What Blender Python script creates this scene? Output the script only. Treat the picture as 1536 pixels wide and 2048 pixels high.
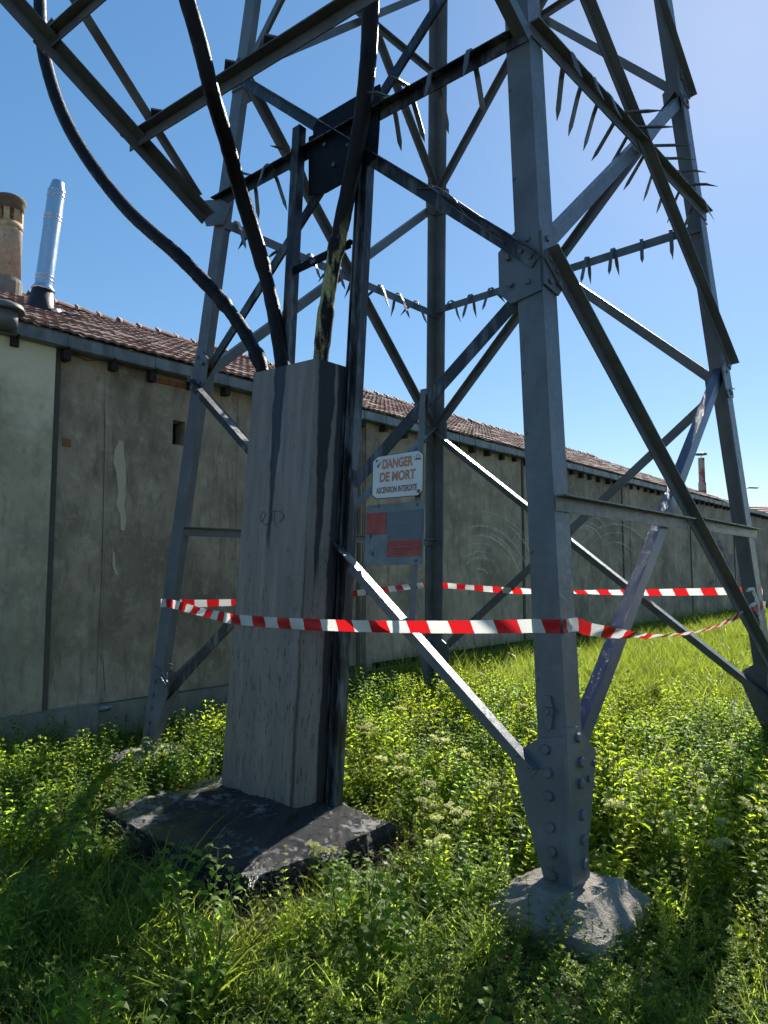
import bpy, bmesh, math, random
import numpy as np
from mathutils import Vector, Matrix, noise as mnoise

random.seed(7); rng = np.random.default_rng(11)
scene = bpy.context.scene
for o in list(bpy.data.objects): bpy.data.objects.remove(o)
COL = scene.collection
R = math.radians

# ------------------------------------------------------------------ camera
CAM_H = 1.65; F = 1405.7; PITCH = 0.0839
cam_data = bpy.data.cameras.new('camera'); cam = bpy.data.objects.new('camera', cam_data)
COL.objects.link(cam); scene.camera = cam
cam.location = (0, 0, CAM_H); cam.rotation_euler = (math.pi/2 + PITCH, 0, 0)
cam_data.sensor_fit = 'HORIZONTAL'; cam_data.sensor_width = 36; cam_data.lens = F*36/1536
cam_data.clip_start = .05; cam_data.clip_end = 2000
scene.render.resolution_x = 768; scene.render.resolution_y = 1024
def ray(px, py):                       # photograph pixel -> direction (y component 1)
    u = (px-768)/F; v = -(py-1024)/F
    d = Vector((u, math.cos(PITCH)-v*math.sin(PITCH), math.sin(PITCH)+v*math.cos(PITCH)))
    return d/d.y
EYE = Vector((0, 0, CAM_H))
def on_plane(px, py, p0, n):
    d = ray(px, py); return EYE + d*((p0-EYE).dot(n)/d.dot(n))
def on_z(px, py, z=0.0):
    d = ray(px, py); return EYE + d*((z-CAM_H)/d.z)
def at_depth(px, py, y): return EYE + ray(px, py)*y

# ------------------------------------------------------------------ light
sd = ray(1490, -30).normalized()       # towards the sun, just outside the frame
SUN_EL = math.asin(sd.z); SUN_AZ = math.atan2(sd.x, sd.y)
world = bpy.data.worlds.new('World'); scene.world = world; world.use_nodes = True
wn_ = world.node_tree.nodes; wl_ = world.node_tree.links
sky = wn_.new('ShaderNodeTexSky'); sky.sky_type = 'NISHITA'; sky.sun_disc = False
sky.sun_elevation = SUN_EL; sky.sun_rotation = SUN_AZ
sky.air_density = 1.0; sky.dust_density = 0.16; sky.ozone_density = 3.0; sky.altitude = 150
bg = wn_['Background']; bg.inputs['Strength'].default_value = 0.132
hs = wn_.new('ShaderNodeHueSaturation'); hs.inputs['Saturation'].default_value = 1.46   # the camera's colour rendering
gm = wn_.new('ShaderNodeGamma'); gm.inputs['Gamma'].default_value = .66
wl_.new(sky.outputs[0], gm.inputs['Color']); wl_.new(gm.outputs[0], hs.inputs['Color']); wl_.new(hs.outputs[0], bg.inputs['Color'])
sun_d = bpy.data.lights.new('sun', 'SUN'); sun_d.energy = 5.0; sun_d.angle = R(.53); sun_d.color = (1, .94, .84)
sun = bpy.data.objects.new('sun', sun_d); COL.objects.link(sun)
sun.rotation_euler = (-sd).to_track_quat('-Z', 'Y').to_euler(); sun.location = (6, 6, 20)
scene.view_settings.view_transform = 'Standard'; scene.view_settings.look = 'None'
scene.view_settings.exposure = 1.0; scene.view_settings.gamma = 1.0
scene.view_settings.use_curve_mapping = False
cy = scene.cycles; cy.use_light_tree = False; cy.use_adaptive_sampling = True; cy.adaptive_threshold = .035; cy.max_bounces = 4; cy.diffuse_bounces = 2; cy.glossy_bounces = 2; cy.transmission_bounces = 2; cy.transparent_max_bounces = 4; cy.caustics_reflective = False; cy.caustics_refractive = False

# ------------------------------------------------------------------ mesh helpers
ORG = {}                               # root origin of every empty / part
def tag(o, label=None, cat=None, group=None, kind=None):
    for k, v in (('label', label), ('category', cat), ('group', group), ('kind', kind)):
        if v: o[k] = v
    return o
def thing(name, loc, label, cat, group=None):
    o = bpy.data.objects.new(name, None); COL.objects.link(o); o.location = loc; o.empty_display_size = .1
    ORG[o.name] = Vector(loc); return tag(o, label, cat, group)
def mesh_data(name, verts, faces, mats, smooth=False, uvs=None, midx=None):
    me = bpy.data.meshes.new(name); me.from_pydata([tuple(v) for v in verts], [], faces)
    for m in (mats if isinstance(mats, (list, tuple)) else [mats]): me.materials.append(m)
    if smooth: me.shade_smooth()
    if midx is not None: me.polygons.foreach_set('material_index', np.array(midx, dtype=np.int32))
    if uvs is not None:
        ul = me.uv_layers.new(name='UVMap')
        for l in me.loops: ul.data[l.index].uv = uvs[l.vertex_index]
    me.update(); return me
def put(name, verts, faces, mats, parent=None, smooth=False, uvs=None, loc=None, midx=None):
    """one mesh object from world coordinates; origin = parent's origin (or loc)"""
    org = ORG[parent.name] if parent is not None else Vector(loc or (0, 0, 0))
    me = mesh_data(name, [Vector(v)-org for v in verts], faces, mats, smooth, uvs, midx)
    bm = bmesh.new(); bm.from_mesh(me); bmesh.ops.recalc_face_normals(bm, faces=bm.faces); bm.to_mesh(me); bm.free()
    o = bpy.data.objects.new(name, me); COL.objects.link(o)
    if parent is not None: o.parent = parent
    else: o.location = org
    ORG[o.name] = org
    return o
def inst(name, me, mw, parent):
    o = bpy.data.objects.new(name, me); COL.objects.link(o); o.parent = parent
    o.matrix_local = Matrix.Translation(-ORG[parent.name]) @ mw
    return o
BOXF = [(0,3,2,1),(4,5,6,7),(0,1,5,4),(1,2,6,5),(2,3,7,6),(3,0,4,7)]
def box_v(c, ux, uy, uz):              # corner-style box from centre and three half vectors
    return [c-ux-uy-uz, c+ux-uy-uz, c+ux+uy-uz, c-ux+uy-uz, c-ux-uy+uz, c+ux-uy+uz, c+ux+uy+uz, c-ux+uy+uz]
def prism(poly_a, poly_b):
    n = len(poly_a); V = list(poly_a)+list(poly_b)
    Fc = [tuple(range(n)), tuple(range(2*n-1, n-1, -1))]+[(i, i+n, (i+1) % n+n, (i+1) % n) for i in range(n)]
    return V, Fc
def angle_bar(P, Q, v, n, w1, w2, t):
    """L section from P to Q: corner on the line, one flange along v, one along n"""
    d = (Q-P).normalized(); v = (v-d*v.dot(d)).normalized(); n = (n-d*n.dot(d)-v*n.dot(v)).normalized()
    pr = [(0, 0), (w1, 0), (w1, t), (t, t), (t, w2), (0, w2)]
    return prism([P+v*a+n*b for a, b in pr], [Q+v*a+n*b for a, b in pr])
def tube(path, rad, seg=12, closed_ends=True, jitter=0, seed=0):
    V = []; Fc = []; n = len(path); up = None; rr = random.Random(seed)
    for i, p in enumerate(path):
        d = (path[min(i+1, n-1)]-path[max(i-1, 0)]).normalized()
        if up is None:
            up = Vector((0, 0, 1)) if abs(d.z) < .9 else Vector((1, 0, 0))
        s = d.cross(up).normalized(); up = s.cross(d).normalized()
        r = rad[i] if isinstance(rad, (list, tuple)) else rad
        for k in range(seg):
            a = 2*math.pi*k/seg; rj = r*(1+jitter*(rr.random()-.5))
            V.append(p+(s*math.cos(a)+up*math.sin(a))*rj)
        if i:
            b = (i-1)*seg; c = i*seg
            Fc += [(b+k, b+(k+1) % seg, c+(k+1) % seg, c+k) for k in range(seg)]
    if closed_ends: Fc += [tuple(range(seg))[::-1], tuple(range((n-1)*seg, n*seg))]
    return V, Fc
def lathe(base, prof, seg=24, axis=Vector((0, 0, 1))):
    axis = axis.normalized(); s = axis.orthogonal().normalized(); t = axis.cross(s)
    V = []; Fc = []
    for i, (r, z) in enumerate(prof):
        for k in range(seg):
            a = 2*math.pi*k/seg; V.append(base+axis*z+(s*math.cos(a)+t*math.sin(a))*r)
        if i:
            b = (i-1)*seg; c = i*seg
            Fc += [(b+k, b+(k+1) % seg, c+(k+1) % seg, c+k) for k in range(seg)]
    Fc += [tuple(range(seg))[::-1], tuple(range((len(prof)-1)*seg, len(prof)*seg))]
    return V, Fc
def smooth_path(pts, n=8):             # Catmull-Rom through points
    P = [pts[0]*2-pts[1]]+list(pts)+[pts[-1]*2-pts[-2]]; out = []
    for i in range(1, len(P)-2):
        a, b, c, d = P[i-1:i+3]
        for k in range(n):
            t = k/n
            out.append(.5*((2*b)+(c-a)*t+(2*a-5*b+4*c-d)*t*t+(3*b-a-3*c+d)*t**3))
    return out+[pts[-1]]

# ------------------------------------------------------------------ material helpers
class Mat:
    def __init__(s, name, rough=.6, spec=.4, metal=0):
        s.m = bpy.data.materials.new(name); s.m.use_nodes = True
        s.nt = s.m.node_tree; s.b = s.nt.nodes['Principled BSDF']
        s.b.inputs['Roughness'].default_value = rough; s.b.inputs['Specular IOR Level'].default_value = spec
        s.b.inputs['Metallic'].default_value = metal; s._pos = None; s._uv = None
    def node(s, t, **kw):
        n = s.nt.nodes.new(t)
        for k, v in kw.items(): setattr(n, k, v)
        return n
    def link(s, a, b): s.nt.links.new(a, b)
    def pos(s):
        if s._pos is None: s._pos = s.node('ShaderNodeNewGeometry').outputs['Position']
        return s._pos
    def uv(s):
        if s._uv is None: s._uv = s.node('ShaderNodeTexCoord').outputs['UV']
        return s._uv
    def scale(s, vec, sc, rotz=0):
        n = s.node('ShaderNodeMapping'); n.inputs['Scale'].default_value = sc; n.inputs['Rotation'].default_value = (0, 0, rotz)
        s.link(vec, n.inputs['Vector']); return n.outputs[0]
    def noise(s, scale, detail=4, rough=.6, vec=None, stretch=None, dist=0, rotz=0):
        v = s.pos() if vec is None else vec
        if stretch: v = s.scale(v, stretch, rotz)
        n = s.node('ShaderNodeTexNoise'); n.inputs['Scale'].default_value = scale; n.inputs['Detail'].default_value = min(detail, 3.5)
        n.inputs['Roughness'].default_value = rough; n.inputs['Distortion'].default_value = dist
        s.link(v, n.inputs['Vector']); return n.outputs['Fac']
    def ramp(s, fac, a, b, ca=0.0, cb=1.0):      # remap with smooth step
        n = s.node('ShaderNodeMapRange', interpolation_type='SMOOTHSTEP')
        for k, v in zip(('From Min', 'From Max', 'To Min', 'To Max'), (a, b, ca, cb)): n.inputs[k].default_value = v
        s.link(fac, n.inputs['Value']); return n.outputs[0]
    def math(s, op, a, b=None):
        n = s.node('ShaderNodeMath', operation=op)
        for i, x in enumerate((a, b)):
            if x is None: continue
            if isinstance(x, (int, float)): n.inputs[i].default_value = x
            else: s.link(x, n.inputs[i])
        return n.outputs[0]
    def mix(s, fac, a, b):
        n = s.node('ShaderNodeMix', data_type='RGBA')
        for i, x in ((0, fac), (6, a), (7, b)):
            if isinstance(x, (int, float)): n.inputs[i].default_value = x
            elif isinstance(x, tuple): n.inputs[i].default_value = (*x, 1)
            else: s.link(x, n.inputs[i])
        return n.outputs[2]
    def sep(s, v):
        n = s.node('ShaderNodeSeparateXYZ'); s.link(v, n.inputs[0]); return n.outputs
    def color(s, c):
        if isinstance(c, tuple): s.b.inputs['Base Color'].default_value = (*c, 1)
        else: s.link(c, s.b.inputs['Base Color'])
        return s
    def rough(s, c): s.link(c, s.b.inputs['Roughness']); return s
    def bump(s, h, strength=.3, dist=.01):
        n = s.node('ShaderNodeBump'); n.inputs['Strength'].default_value = strength; n.inputs['Distance'].default_value = dist
        s.link(h, n.inputs['Height']); s.link(n.outputs[0], s.b.inputs['Normal']); return s

def steel_paint(name, base=(.108, .122, .134), blister=.25, soot=None):
    m = Mat(name, .42, .5)
    n1 = m.noise(3.2, 5, .65); n2 = m.noise(38, 4, .7); n3 = m.noise(9, 4, .7, stretch=(1, 1, .18))
    c = m.mix(m.ramp(n1, .35, .7), tuple(x*.82 for x in base), tuple(x*1.15 for x in base))
    c = m.mix(m.ramp(n3, .60, .72, 0, .55), c, tuple(x*.6 for x in base))
    c = m.mix(m.ramp(m.noise(24, 3, .75), .66, .74, 0, .7), c, (.045, .026, .017))
    if soot is not None:
        sv_ = soot
        if soot == 'near_casing':      # charred residue only on the end that touched the fire
            sv_ = m.ramp(m.sep(m.pos())[0], -.02, -.34, -.25, .10)
        k = m.ramp(m.math('ADD', m.noise(7, 6, .75, stretch=(1, 1, .25) if soot != 'near_casing' else None), sv_), .42, .60)
        c = m.mix(k, c, (.008, .008, .011))
    if isinstance(soot, float) and soot > .2: m.b.inputs['Specular IOR Level'].default_value = .08
    m.color(c); m.rough(m.ramp(n2, .3, .75, .30, .58))
    m.bump(m.math('ADD', n2, m.math('MULTIPLY', m.noise(16, 2), .8)), blister, .006)
    return m.m
M_STEEL = steel_paint('painted_steel')
M_STEEL2 = steel_paint('painted_steel_lighter', (.12, .135, .145), .2)
M_GALV = steel_paint('weathered_galvanised_steel', (.105, .12, .132), .15)
m = Mat('blistered_paint_steel', .34, .45)
m.color(m.mix(m.ramp(m.noise(4, 3), .3, .7), (.035, .048, .10), (.06, .076, .13)))
m.bump(m.math('MULTIPLY', m.ramp(m.noise(150, 2, .5), .66, .74), 1.0), .8, .005); M_BLIST = m.m
M_SOOT = steel_paint('sooty_steel', soot=.06)
M_BURNT = steel_paint('burnt_steel', (.014, .014, .016), .5, soot=.30)
M_CHARR = steel_paint('steel_with_charred_end', soot='near_casing')

def concrete(name, c0, c1, soot=None, bump=.5):
    m = Mat(name, .88, .25)
    n1 = m.noise(2.2, 6, .7); n2 = m.noise(24, 5, .7); n3 = m.noise(110, 3, .6)
    c = m.mix(m.ramp(n1, .3, .7), c0, c1); c = m.mix(m.ramp(n2, .5, .75, 0, .5), c, tuple(x*.6 for x in c0))
    c = m.mix(m.ramp(n3, .62, .72, 0, .7), c, tuple(x*.45 for x in c0))
    if soot:
        k = m.ramp(m.math('ADD', m.math('ADD', m.math('MULTIPLY', m.noise(3.0, 8, .75), .75), m.math('MULTIPLY', n2, .30)), soot), .44, .56)
        c = m.mix(k, c, (.010, .010, .013)); m.rough(m.math('SUBTRACT', .9, m.math('MULTIPLY', k, .66)))
        m.b.inputs['Specular IOR Level'].default_value = .55
    m.color(c); m.bump(m.math('ADD', m.math('MULTIPLY', n3, .7), m.math('MULTIPLY', n2, 1.6)), bump, .03)
    return m.m
M_CONC = concrete('concrete', (.19, .175, .15), (.29, .27, .235))
M_CONC_SOOT = concrete('sooty_concrete', (.20, .195, .185), (.30, .29, .27), soot=.055, bump=1.0)
# ================================================================== GROUND
m = Mat('soil', .95, .2)
m.color(m.mix(m.ramp(m.noise(5, 6, .7), .3, .7), (.030, .024, .016), (.055, .045, .026))).bump(m.noise(22, 6, .7), .8, .03)
M_SOIL = m.m
def ground_z(x, y): return .03*math.sin(x*.9+1)*math.cos(y*.7)+.012*math.sin(3.1*x+2.3*y) - .02
gx = [-160, -60, -25, -12]+[-8+i*.5 for i in range(49)]+[22, 35, 70, 180]
gy = [-60, -20, -8]+[-4+i*.5 for i in range(73)]+[40, 60, 110, 220]
V = []; Fc = []
for y in gy:
    for x in gx:
        near = -9 < x < 17 and -5 < y < 33
        V.append((x, y, ground_z(x, y) if near else -.02))
nx = len(gx)
for j in range(len(gy)-1):
    for i in range(nx-1): Fc.append((j*nx+i, j*nx+i+1, (j+1)*nx+i+1, (j+1)*nx+i))
tag(put('ground', V, Fc, M_SOIL, smooth=True), kind='structure', label='dark soil ground under the weeds and grass')

# ================================================================== WAREHOUSE
WA = R(40.9); WD = Vector((math.sin(WA), math.cos(WA), 0)); WN = Vector((math.cos(WA), -math.sin(WA), 0))
WDIST = 6.98; UP = Vector((0, 0, 1))
def WP(s, z, o=0): return -WN*(WDIST-o)+WD*s+UP*z
def w_hit(px, py, o=0):
    p = on_plane(px, py, WP(0, 0, o), WN); return (p-WP(0, 0, o)).dot(WD), p.z
def w_s(px, o=0): return w_hit(px, 1143, o)[0]
Z_GB = w_hit(300, 736.5, .13)[1]            # bottom edge of the gutter
Z_GT = Z_GB+.145
Z_PL = w_hit(300, 1389, .03)[1]
ROOF_T = .45; EAVE = WP(0, Z_GT+.02, .10)
RN = (WN*ROOF_T+UP).normalized(); RU = (UP*ROOF_T-WN).normalized()   # up the slope
SL = (3.4)/(RU.dot(-WN))
S_A, S_B = w_s(-160), w_s(1640)
wh = thing('warehouse', WP(S_A+4, 0, 0), 'long low warehouse with grey rendered wall, tiled roof and zinc gutter behind the pylon', 'building')

def render_mat(name, base, light, dark, green=.0, top=None):
    m = Mat(name, .92, .2); P = m.pos(); z = m.sep(P)[2]
    n1 = m.noise(.9, 7, .72); n2 = m.noise(5.5, 7, .75); n3 = m.noise(48, 4, .7); n4 = m.noise(5, 6, .75, stretch=(1.4, 1.4, .28))
    c = m.mix(m.ramp(n1, .3, .68), dark, base); c = m.mix(m.ramp(n2, .48, .74, 0, .45), c, light)
    c = m.mix(m.ramp(n4, .5, .68, 0, .65), c, dark)
    c = m.mix(m.ramp(m.noise(13, 7, .8, stretch=(1, 1, .45)), .52, .70, 0, .35), c, tuple(x*.5 for x in dark))
    c = m.mix(m.ramp(n3, .60, .74, 0, .5), c, tuple(x*.6 for x in dark))
    c = m.mix(m.ramp(m.noise(70, 3, .6), .66, .74, 0, .45), c, tuple(min(1, x*1.3) for x in light))
    if top:     # clean pale render under the eaves, weathering sets in lower down
        k = m.ramp(m.math('ADD', z, m.math('MULTIPLY', m.math('SUBTRACT', m.noise(2.6, 6, .75), .5), 1.6)), 2.7, 3.7)
        c = m.mix(k, c, top)
    if green:
        k = m.ramp(m.math('ADD', m.math('MULTIPLY', z, -.35), m.noise(2.0, 5, .7)), -.25, .35, 0, green)
        c = m.mix(k, c, (.060, .085, .045))
    m.color(c); m.bump(m.math('ADD', m.math('MULTIPLY', n2, .8), n3), .55, .015)
    return m.m
M_WALL = render_mat('cement_render', (.46, .37, .262), (.64, .53, .39), (.215, .172, .122), .14)
M_WALL2 = render_mat('cement_render_b', (.42, .34, .242), (.59, .49, .36), (.195, .157, .112), .08)
M_WALL3 = render_mat('cement_render_c', (.47, .38, .27), (.64, .53, .385), (.23, .184, .13), .05)
M_WALLP = render_mat('pale_render', (.52, .45, .31), (.66, .58, .41), (.29, .255, .18), .30, top=(.78, .70, .50))
M_PLINTH = render_mat('plinth_render', (.40, .36, .29), (.52, .47, .39), (.24, .215, .17), .40)
m = Mat('dark_joint', .9); m.color(m.mix(m.noise(14, 5), (.06, .055, .045), (.12, .11, .09))); M_JOINT = m.m
m = Mat('dark_timber', .85); m.color(m.mix(m.noise(20, 5, .7), (.012, .010, .009), (.04, .03, .024))); M_TIMBER = m.m
m = Mat('brick', .9); m.color(m.mix(m.noise(30, 5), (.24, .085, .045), (.33, .13, .07))).bump(m.noise(60), .5, .01); M_BRICK = m.m
m = Mat('zinc', .45, .5, .55)
m.color(m.mix(m.ramp(m.noise(6, 6, .7, stretch=(1, 1, .3)), .3, .7), (.11, .125, .13), (.22, .235, .24))); m.rough(m.ramp(m.noise(18), .3, .7, .38, .62)); M_ZINC = m.m
m = Mat('hole_dark', .95); m.color((.012, .011, .010)); M_HOLE = m.m

# wall panels between the vertical joints (photo x of the joints)
joints = [-160, 92, 208, 470, 725, 1047, 1247, 1383, 1470, 1640]
pm = [M_WALLP, M_WALL, M_WALL2, M_WALL2, M_WALL3, M_WALL2, M_WALL, M_WALL3, M_WALL2]
hole = (*w_hit(345, 888), *w_hit(371, 844))
for i in range(len(joints)-1):
    gp = lambda q: .0015 if q in (208, 470) else .012
    s0, s1 = w_s(joints[i])+gp(joints[i]), w_s(joints[i+1])-gp(joints[i+1])
    o = .055 if i == 0 else random.uniform(-.004, .006)
    z0, z1 = Z_PL-.02, Z_GT
    rects = [(s0, s1, z0, z1)]
    if i == 2:
        hs0, hz0, hs1, hz1 = hole
        rects = [(s0, hs0, z0, z1), (hs1, s1, z0, z1), (hs0, hs1, z0, hz0), (hs0, hs1, hz1, z1)]
    V = []; Fc = []
    for a, b, c, d in rects:
        k = len(V)
        V += [WP(a, c, o), WP(b, c, o), WP(b, d, o), WP(a, d, o), WP(a, c, -.25), WP(b, c, -.25), WP(b, d, -.25), WP(a, d, -.25)]
        Fc += [tuple(k+j for j in f) for f in [(0, 1, 2, 3), (5, 4, 7, 6), (4, 0, 3, 7), (1, 5, 6, 2), (3, 2, 6, 7), (4, 5, 1, 0)]]
    put('wall_panel', V, Fc, pm[i], wh)
def wbox(name, s0, s1, z0, z1, o0, o1, mat, parent=wh):
    V = [WP(a, c, o) for o in (o0, o1) for a, c in ((s0, z0), (s1, z0), (s1, z1), (s0, z1))]
    return put(name, V, [(0, 1, 2, 3), (7, 6, 5, 4), (0, 4, 5, 1), (1, 5, 6, 2), (2, 6, 7, 3), (3, 7, 4, 0)], mat, parent)
wbox('wall_core', S_A, S_B, -.1, Z_GT-.05, -3.0, -.26, M_HOLE)
wbox('vent_hole', hole[0]-.02, hole[2]+.02, hole[1]-.02, hole[3]+.02, -.24, -.20, M_HOLE)
# dark posts in the wide joints
for px in (97, 716, 1047, 1247, 1383, 1470):
    s = w_s(px); wbox('joint_post', s-.03, s+.03, 0, Z_GT-.03, -.1, .022 if px > 100 else .03, M_JOINT)
s = w_s(727); wbox('concrete_post', s+.02, s+.16, 0, Z_GT-.06, -.1, .03, M_WALL3)
s = w_s(1262); wbox('concrete_post', s+.0, s+.5, 0, Z_GT-.06, -.1, .018, M_WALL3)
# plinth
wbox('plinth', S_A, w_s(190), -.2, Z_PL-.005, -.1, .17, M_PLINTH)
wbox('plinth', w_s(190)+.004, w_s(520), -.2, Z_PL-.03, -.1, .05, M_PLINTH)
wbox('plinth', w_s(520)+.004, S_B, -.2, Z_PL-.12, -.1, .03, M_PLINTH)
a = WP(w_s(186), Z_PL-.05, .13); V, Fc = tube([a, a+WD*.16], .035, 10); put('drain_pipe', V, Fc, M_ZINC, wh, True)
# exposed brick and render patch
a, b = w_hit(124, 892), w_hit(141, 879); wbox('brick', a[0], b[0], a[1], b[1], -.05, .009, M_BRICK)
# exposed brick course under the gutter
s = w_s(288)
while s < w_s(378):
    wbox('brick', s, s+.10, Z_GB-.10, Z_GB-.045, -.05, .010, M_BRICK); s += .115
# patches of repaired render
m = Mat('repair_mortar', .92); m.color(m.mix(m.noise(9, 6, .7), (.46, .38, .265), (.60, .50, .35))).bump(m.noise(40), .4, .01); M_PATCH = m.m
def patch(name, pts, mat, t=.010):
    A = []; B = []
    for px, py in pts:
        s, z = w_hit(px, py); A.append(WP(s, z, t)); B.append(WP(s, z, -.02))
    V, Fc = prism(A, B); put(name, V, Fc, mat, wh)
patch('render_patch', [(238, 880), (246, 884), (248, 915), (254, 930), (252, 985), (247, 1010), (252, 1040), (248, 1062), (241, 1060), (240, 1030), (232, 1010), (236, 985), (232, 945), (226, 925), (229, 900)], M_PATCH)
patch('render_patch', [(225, 1102), (229, 1105), (230, 1135), (236, 1150), (231, 1150), (224, 1130)], M_PATCH)

# zinc gutter, one object for each length, and rafter ends
seams = [15, 120, 215, 301, 380, 451]; sp = (w_s(451, .13)-w_s(15, .13))/5
s = w_s(15, .13)-3*sp; S0 = s; secs = []
while s < S_B: secs.append(s); s += sp
zp = [(.0, Z_GB), (.13, Z_GB), (.145, Z_GB+.012), (.132, Z_GB+.022), (.132, Z_GT-.012), (.142, Z_GT), (.120, Z_GT), (.120, Z_GB+.03), (0, Z_GB+.03)]
for s in secs:
    dz = random.uniform(-.004, .004)
    pa = [WP(s+.010, z+dz, o) for o, z in zp]; pb = [WP(s+sp-.010, z+dz, o) for o, z in zp]
    V, Fc = prism(pa, pb); g = put('gutter_length', V, Fc, M_ZINC, wh)
    V = [WP(a_, z, o) for o in (.10, .139) for a_, z in ((s-.016, Z_GB+.024), (s+.016, Z_GB+.024), (s+.016, Z_GT-.010), (s-.016, Z_GT-.010))]
    put('gutter_seam', V, [(0, 1, 2, 3), (7, 6, 5, 4), (0, 4, 5, 1), (1, 5, 6, 2), (2, 6, 7, 3), (3, 7, 4, 0)], M_ZINC, g)
    r = s+random.uniform(-.03, .03)+.02
    wbox('rafter_end', r-.036, r+.036, Z_GB-.10+random.uniform(-.02, .02), Z_GB-.004, -.1, .105+random.uniform(-.03, .02), M_TIMBER)

# roof
m = Mat('clay_tile', .85, .3)
oi = m.node('ShaderNodeObjectInfo').outputs['Random']
n1 = m.noise(1.1, 5, .7); n2 = m.noise(8, 5, .75); n3 = m.noise(45, 4, .7)
c = m.mix(m.ramp(n2, .3, .7), (.23, .135, .11), (.38, .245, .205)); c = m.mix(m.ramp(n1, .45, .7, 0, .7), c, (.33, .28, .25))
c = m.mix(m.ramp(oi, 0, 1, 0, .35), c, (.10, .05, .04)); c = m.mix(m.ramp(n3, .58, .72, 0, .65), c, (.20, .185, .16))
m.color(c); m.bump(n3, .5, .01); M_TILE = m.m
S_RE = w_s(1395)                       # ridge end, then the hip runs down
S_HE = S_RE+5.5
def RP(s, q, o=0): return EAVE+WD*s+RU*q+RN*o
TW, TL = .235, .335; ROWS = int(SL/TL)+1
V = [RP(S_A, -.02, -.03), RP(S_HE, -.02, -.03), RP(S_RE, SL, -.03), RP(S_A, SL, -.03)]
b = [v-RN*.08 for v in V]
V2, Fc = prism(V, b); roof = put('roof', V2, Fc, M_TILE, wh)
hipb = RP(S_HE, -.02, -.03)-WN*6.8
bk = [RP(S_A, SL, -.03), RP(S_RE, SL, -.03), hipb, WP(S_A, Z_GT, -6.9)]
put('roof_back', bk+[RP(S_HE, -.02, -.03)], [(0, 1, 2, 3), (1, 4, 2)], M_TILE, wh)
# tile mesh: two rolls across, thick lower lip
prof = [(x, .018*abs(math.sin(math.pi*2*x))**.8*(1 if .04 < x < .96 else .8)) for x in [i/12 for i in range(13)]]
tv = []; tf = []
for y, dz in ((0, .030), (TL*1.12, -.004)):
    for x, z in prof: tv.append((x*TW, y, z+dz))
for x, z in prof: tv.append((x*TW, 0, z+.004))
for i in range(12):
    tf += [(i, i+1, 14+i, 13+i), (26+i, 27+i, i+1, i)]
tile_me = mesh_data('tile', tv, tf, M_TILE)
TM = Matrix((WD, RU, RN)).transposed().to_4x4()
cand = []; far = []
c0 = int(math.floor(w_s(-60)/TW))
for col in range(c0, int(S_HE/TW)):
    for r in range(ROWS):
        s = col*TW
        if s > S_RE+(S_HE-S_RE)*(1-r*TL/SL)-.2: continue
        if r*TL > SL-.1: continue
        p = RP(s+(TW/2 if r % 2 else 0)*0, r*TL)
        far.append((p-EYE).length); cand.append(p)
order = sorted(range(len(cand)), key=lambda i: far[i])
rest = []
for k, i in enumerate(order):
    p = cand[i]; jit = Matrix.Rotation(random.gauss(0, .013), 4, 'Z') @ Matrix.Rotation(random.gauss(0, .022), 4, 'X')
    mw = Matrix.Translation(p+RN*random.uniform(-.004, .007)) @ TM @ jit
    if k < 300: inst('tile', tile_me, mw, roof)
    else: rest.append(mw)
V = []; Fc = []
for mw in rest:
    k = len(V); V += [mw @ Vector(v) for v in tv]; Fc += [tuple(k+j for j in f) for f in tf]
tag(put('distant_tiles', V, Fc, M_TILE, roof), kind='stuff')
# ridge tiles
rp = [(math.cos(a), math.sin(a)) for a in [math.pi*(i/8) for i in range(9)]]
rv = []; rf = []
for y, r, z in ((0, .115, .012), (.05, .118, .014), (.36, .095, 0)):
    for cx, sx in rp: rv.append((cx*r, y, sx*r*.75+z))
for j in range(2):
    for i in range(8): rf.append((j*9+i, j*9+i+1, (j+1)*9+i+1, (j+1)*9+i))
rf.append(tuple(range(9)))
kn = len(rv); rv += [(-.03, -.015, .08), (.03, -.015, .08), (.03, .05, .085), (-.03, .05, .085), (0, .0, .135), (0, .035, .125)]
rf += [(kn, kn+1, kn+4), (kn+1, kn+2, kn+5, kn+4), (kn+2, kn+3, kn+5), (kn+3, kn, kn+4, kn+5)]
ridge_me = mesh_data('ridge_tile', rv, rf, M_TILE, True)
RM = Matrix((-WN, WD, UP)).transposed().to_4x4()
RIDGE = RP(0, SL, 0); s = w_s(-60)
while s < S_RE:
    inst('ridge_tile', ridge_me, Matrix.Translation(RIDGE+WD*s+UP*(random.uniform(-.012, .012)-.01)) @ RM @ Matrix.Rotation(random.gauss(0, .03), 4, 'X'), roof); s += .34

def on_roof(px, py): return on_plane(px, py, EAVE, RN)
# round concrete chimney
m = Mat('chimney_concrete', .9); z_ = m.noise(12, 6, .7)
c = m.mix(m.ramp(z_, .35, .65), (.40, .33, .25), (.52, .45, .36)); c = m.mix(m.ramp(m.noise(28, 4, .8), .58, .68, 0, .8), c, (.10, .085, .07))
m.color(c).bump(m.noise(50), .4, .01); M_CHIM = m.m
m = Mat('chimney_cowl', .85); m.color(m.mix(m.ramp(m.noise(9, 5), .4, .6), (.55, .40, .24), (.40, .28, .16))); M_COWL = m.m
m = Mat('chimney_cap_stained', .9); m.color(m.mix(m.noise(16, 5, .8), (.06, .05, .04), (.22, .17, .12))); M_CAPS = m.m
b = on_roof(12, 588); d = b.y; k = d/F
ch = b-UP*.2
r0 = 28*k
V, Fc = lathe(ch, [(r0*1.06, 0), (r0*1.06, .2+22*k), (r0*.98, .2+30*k)], 20); c1 = put('chimney', V, Fc, M_CONC, wh)
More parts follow.
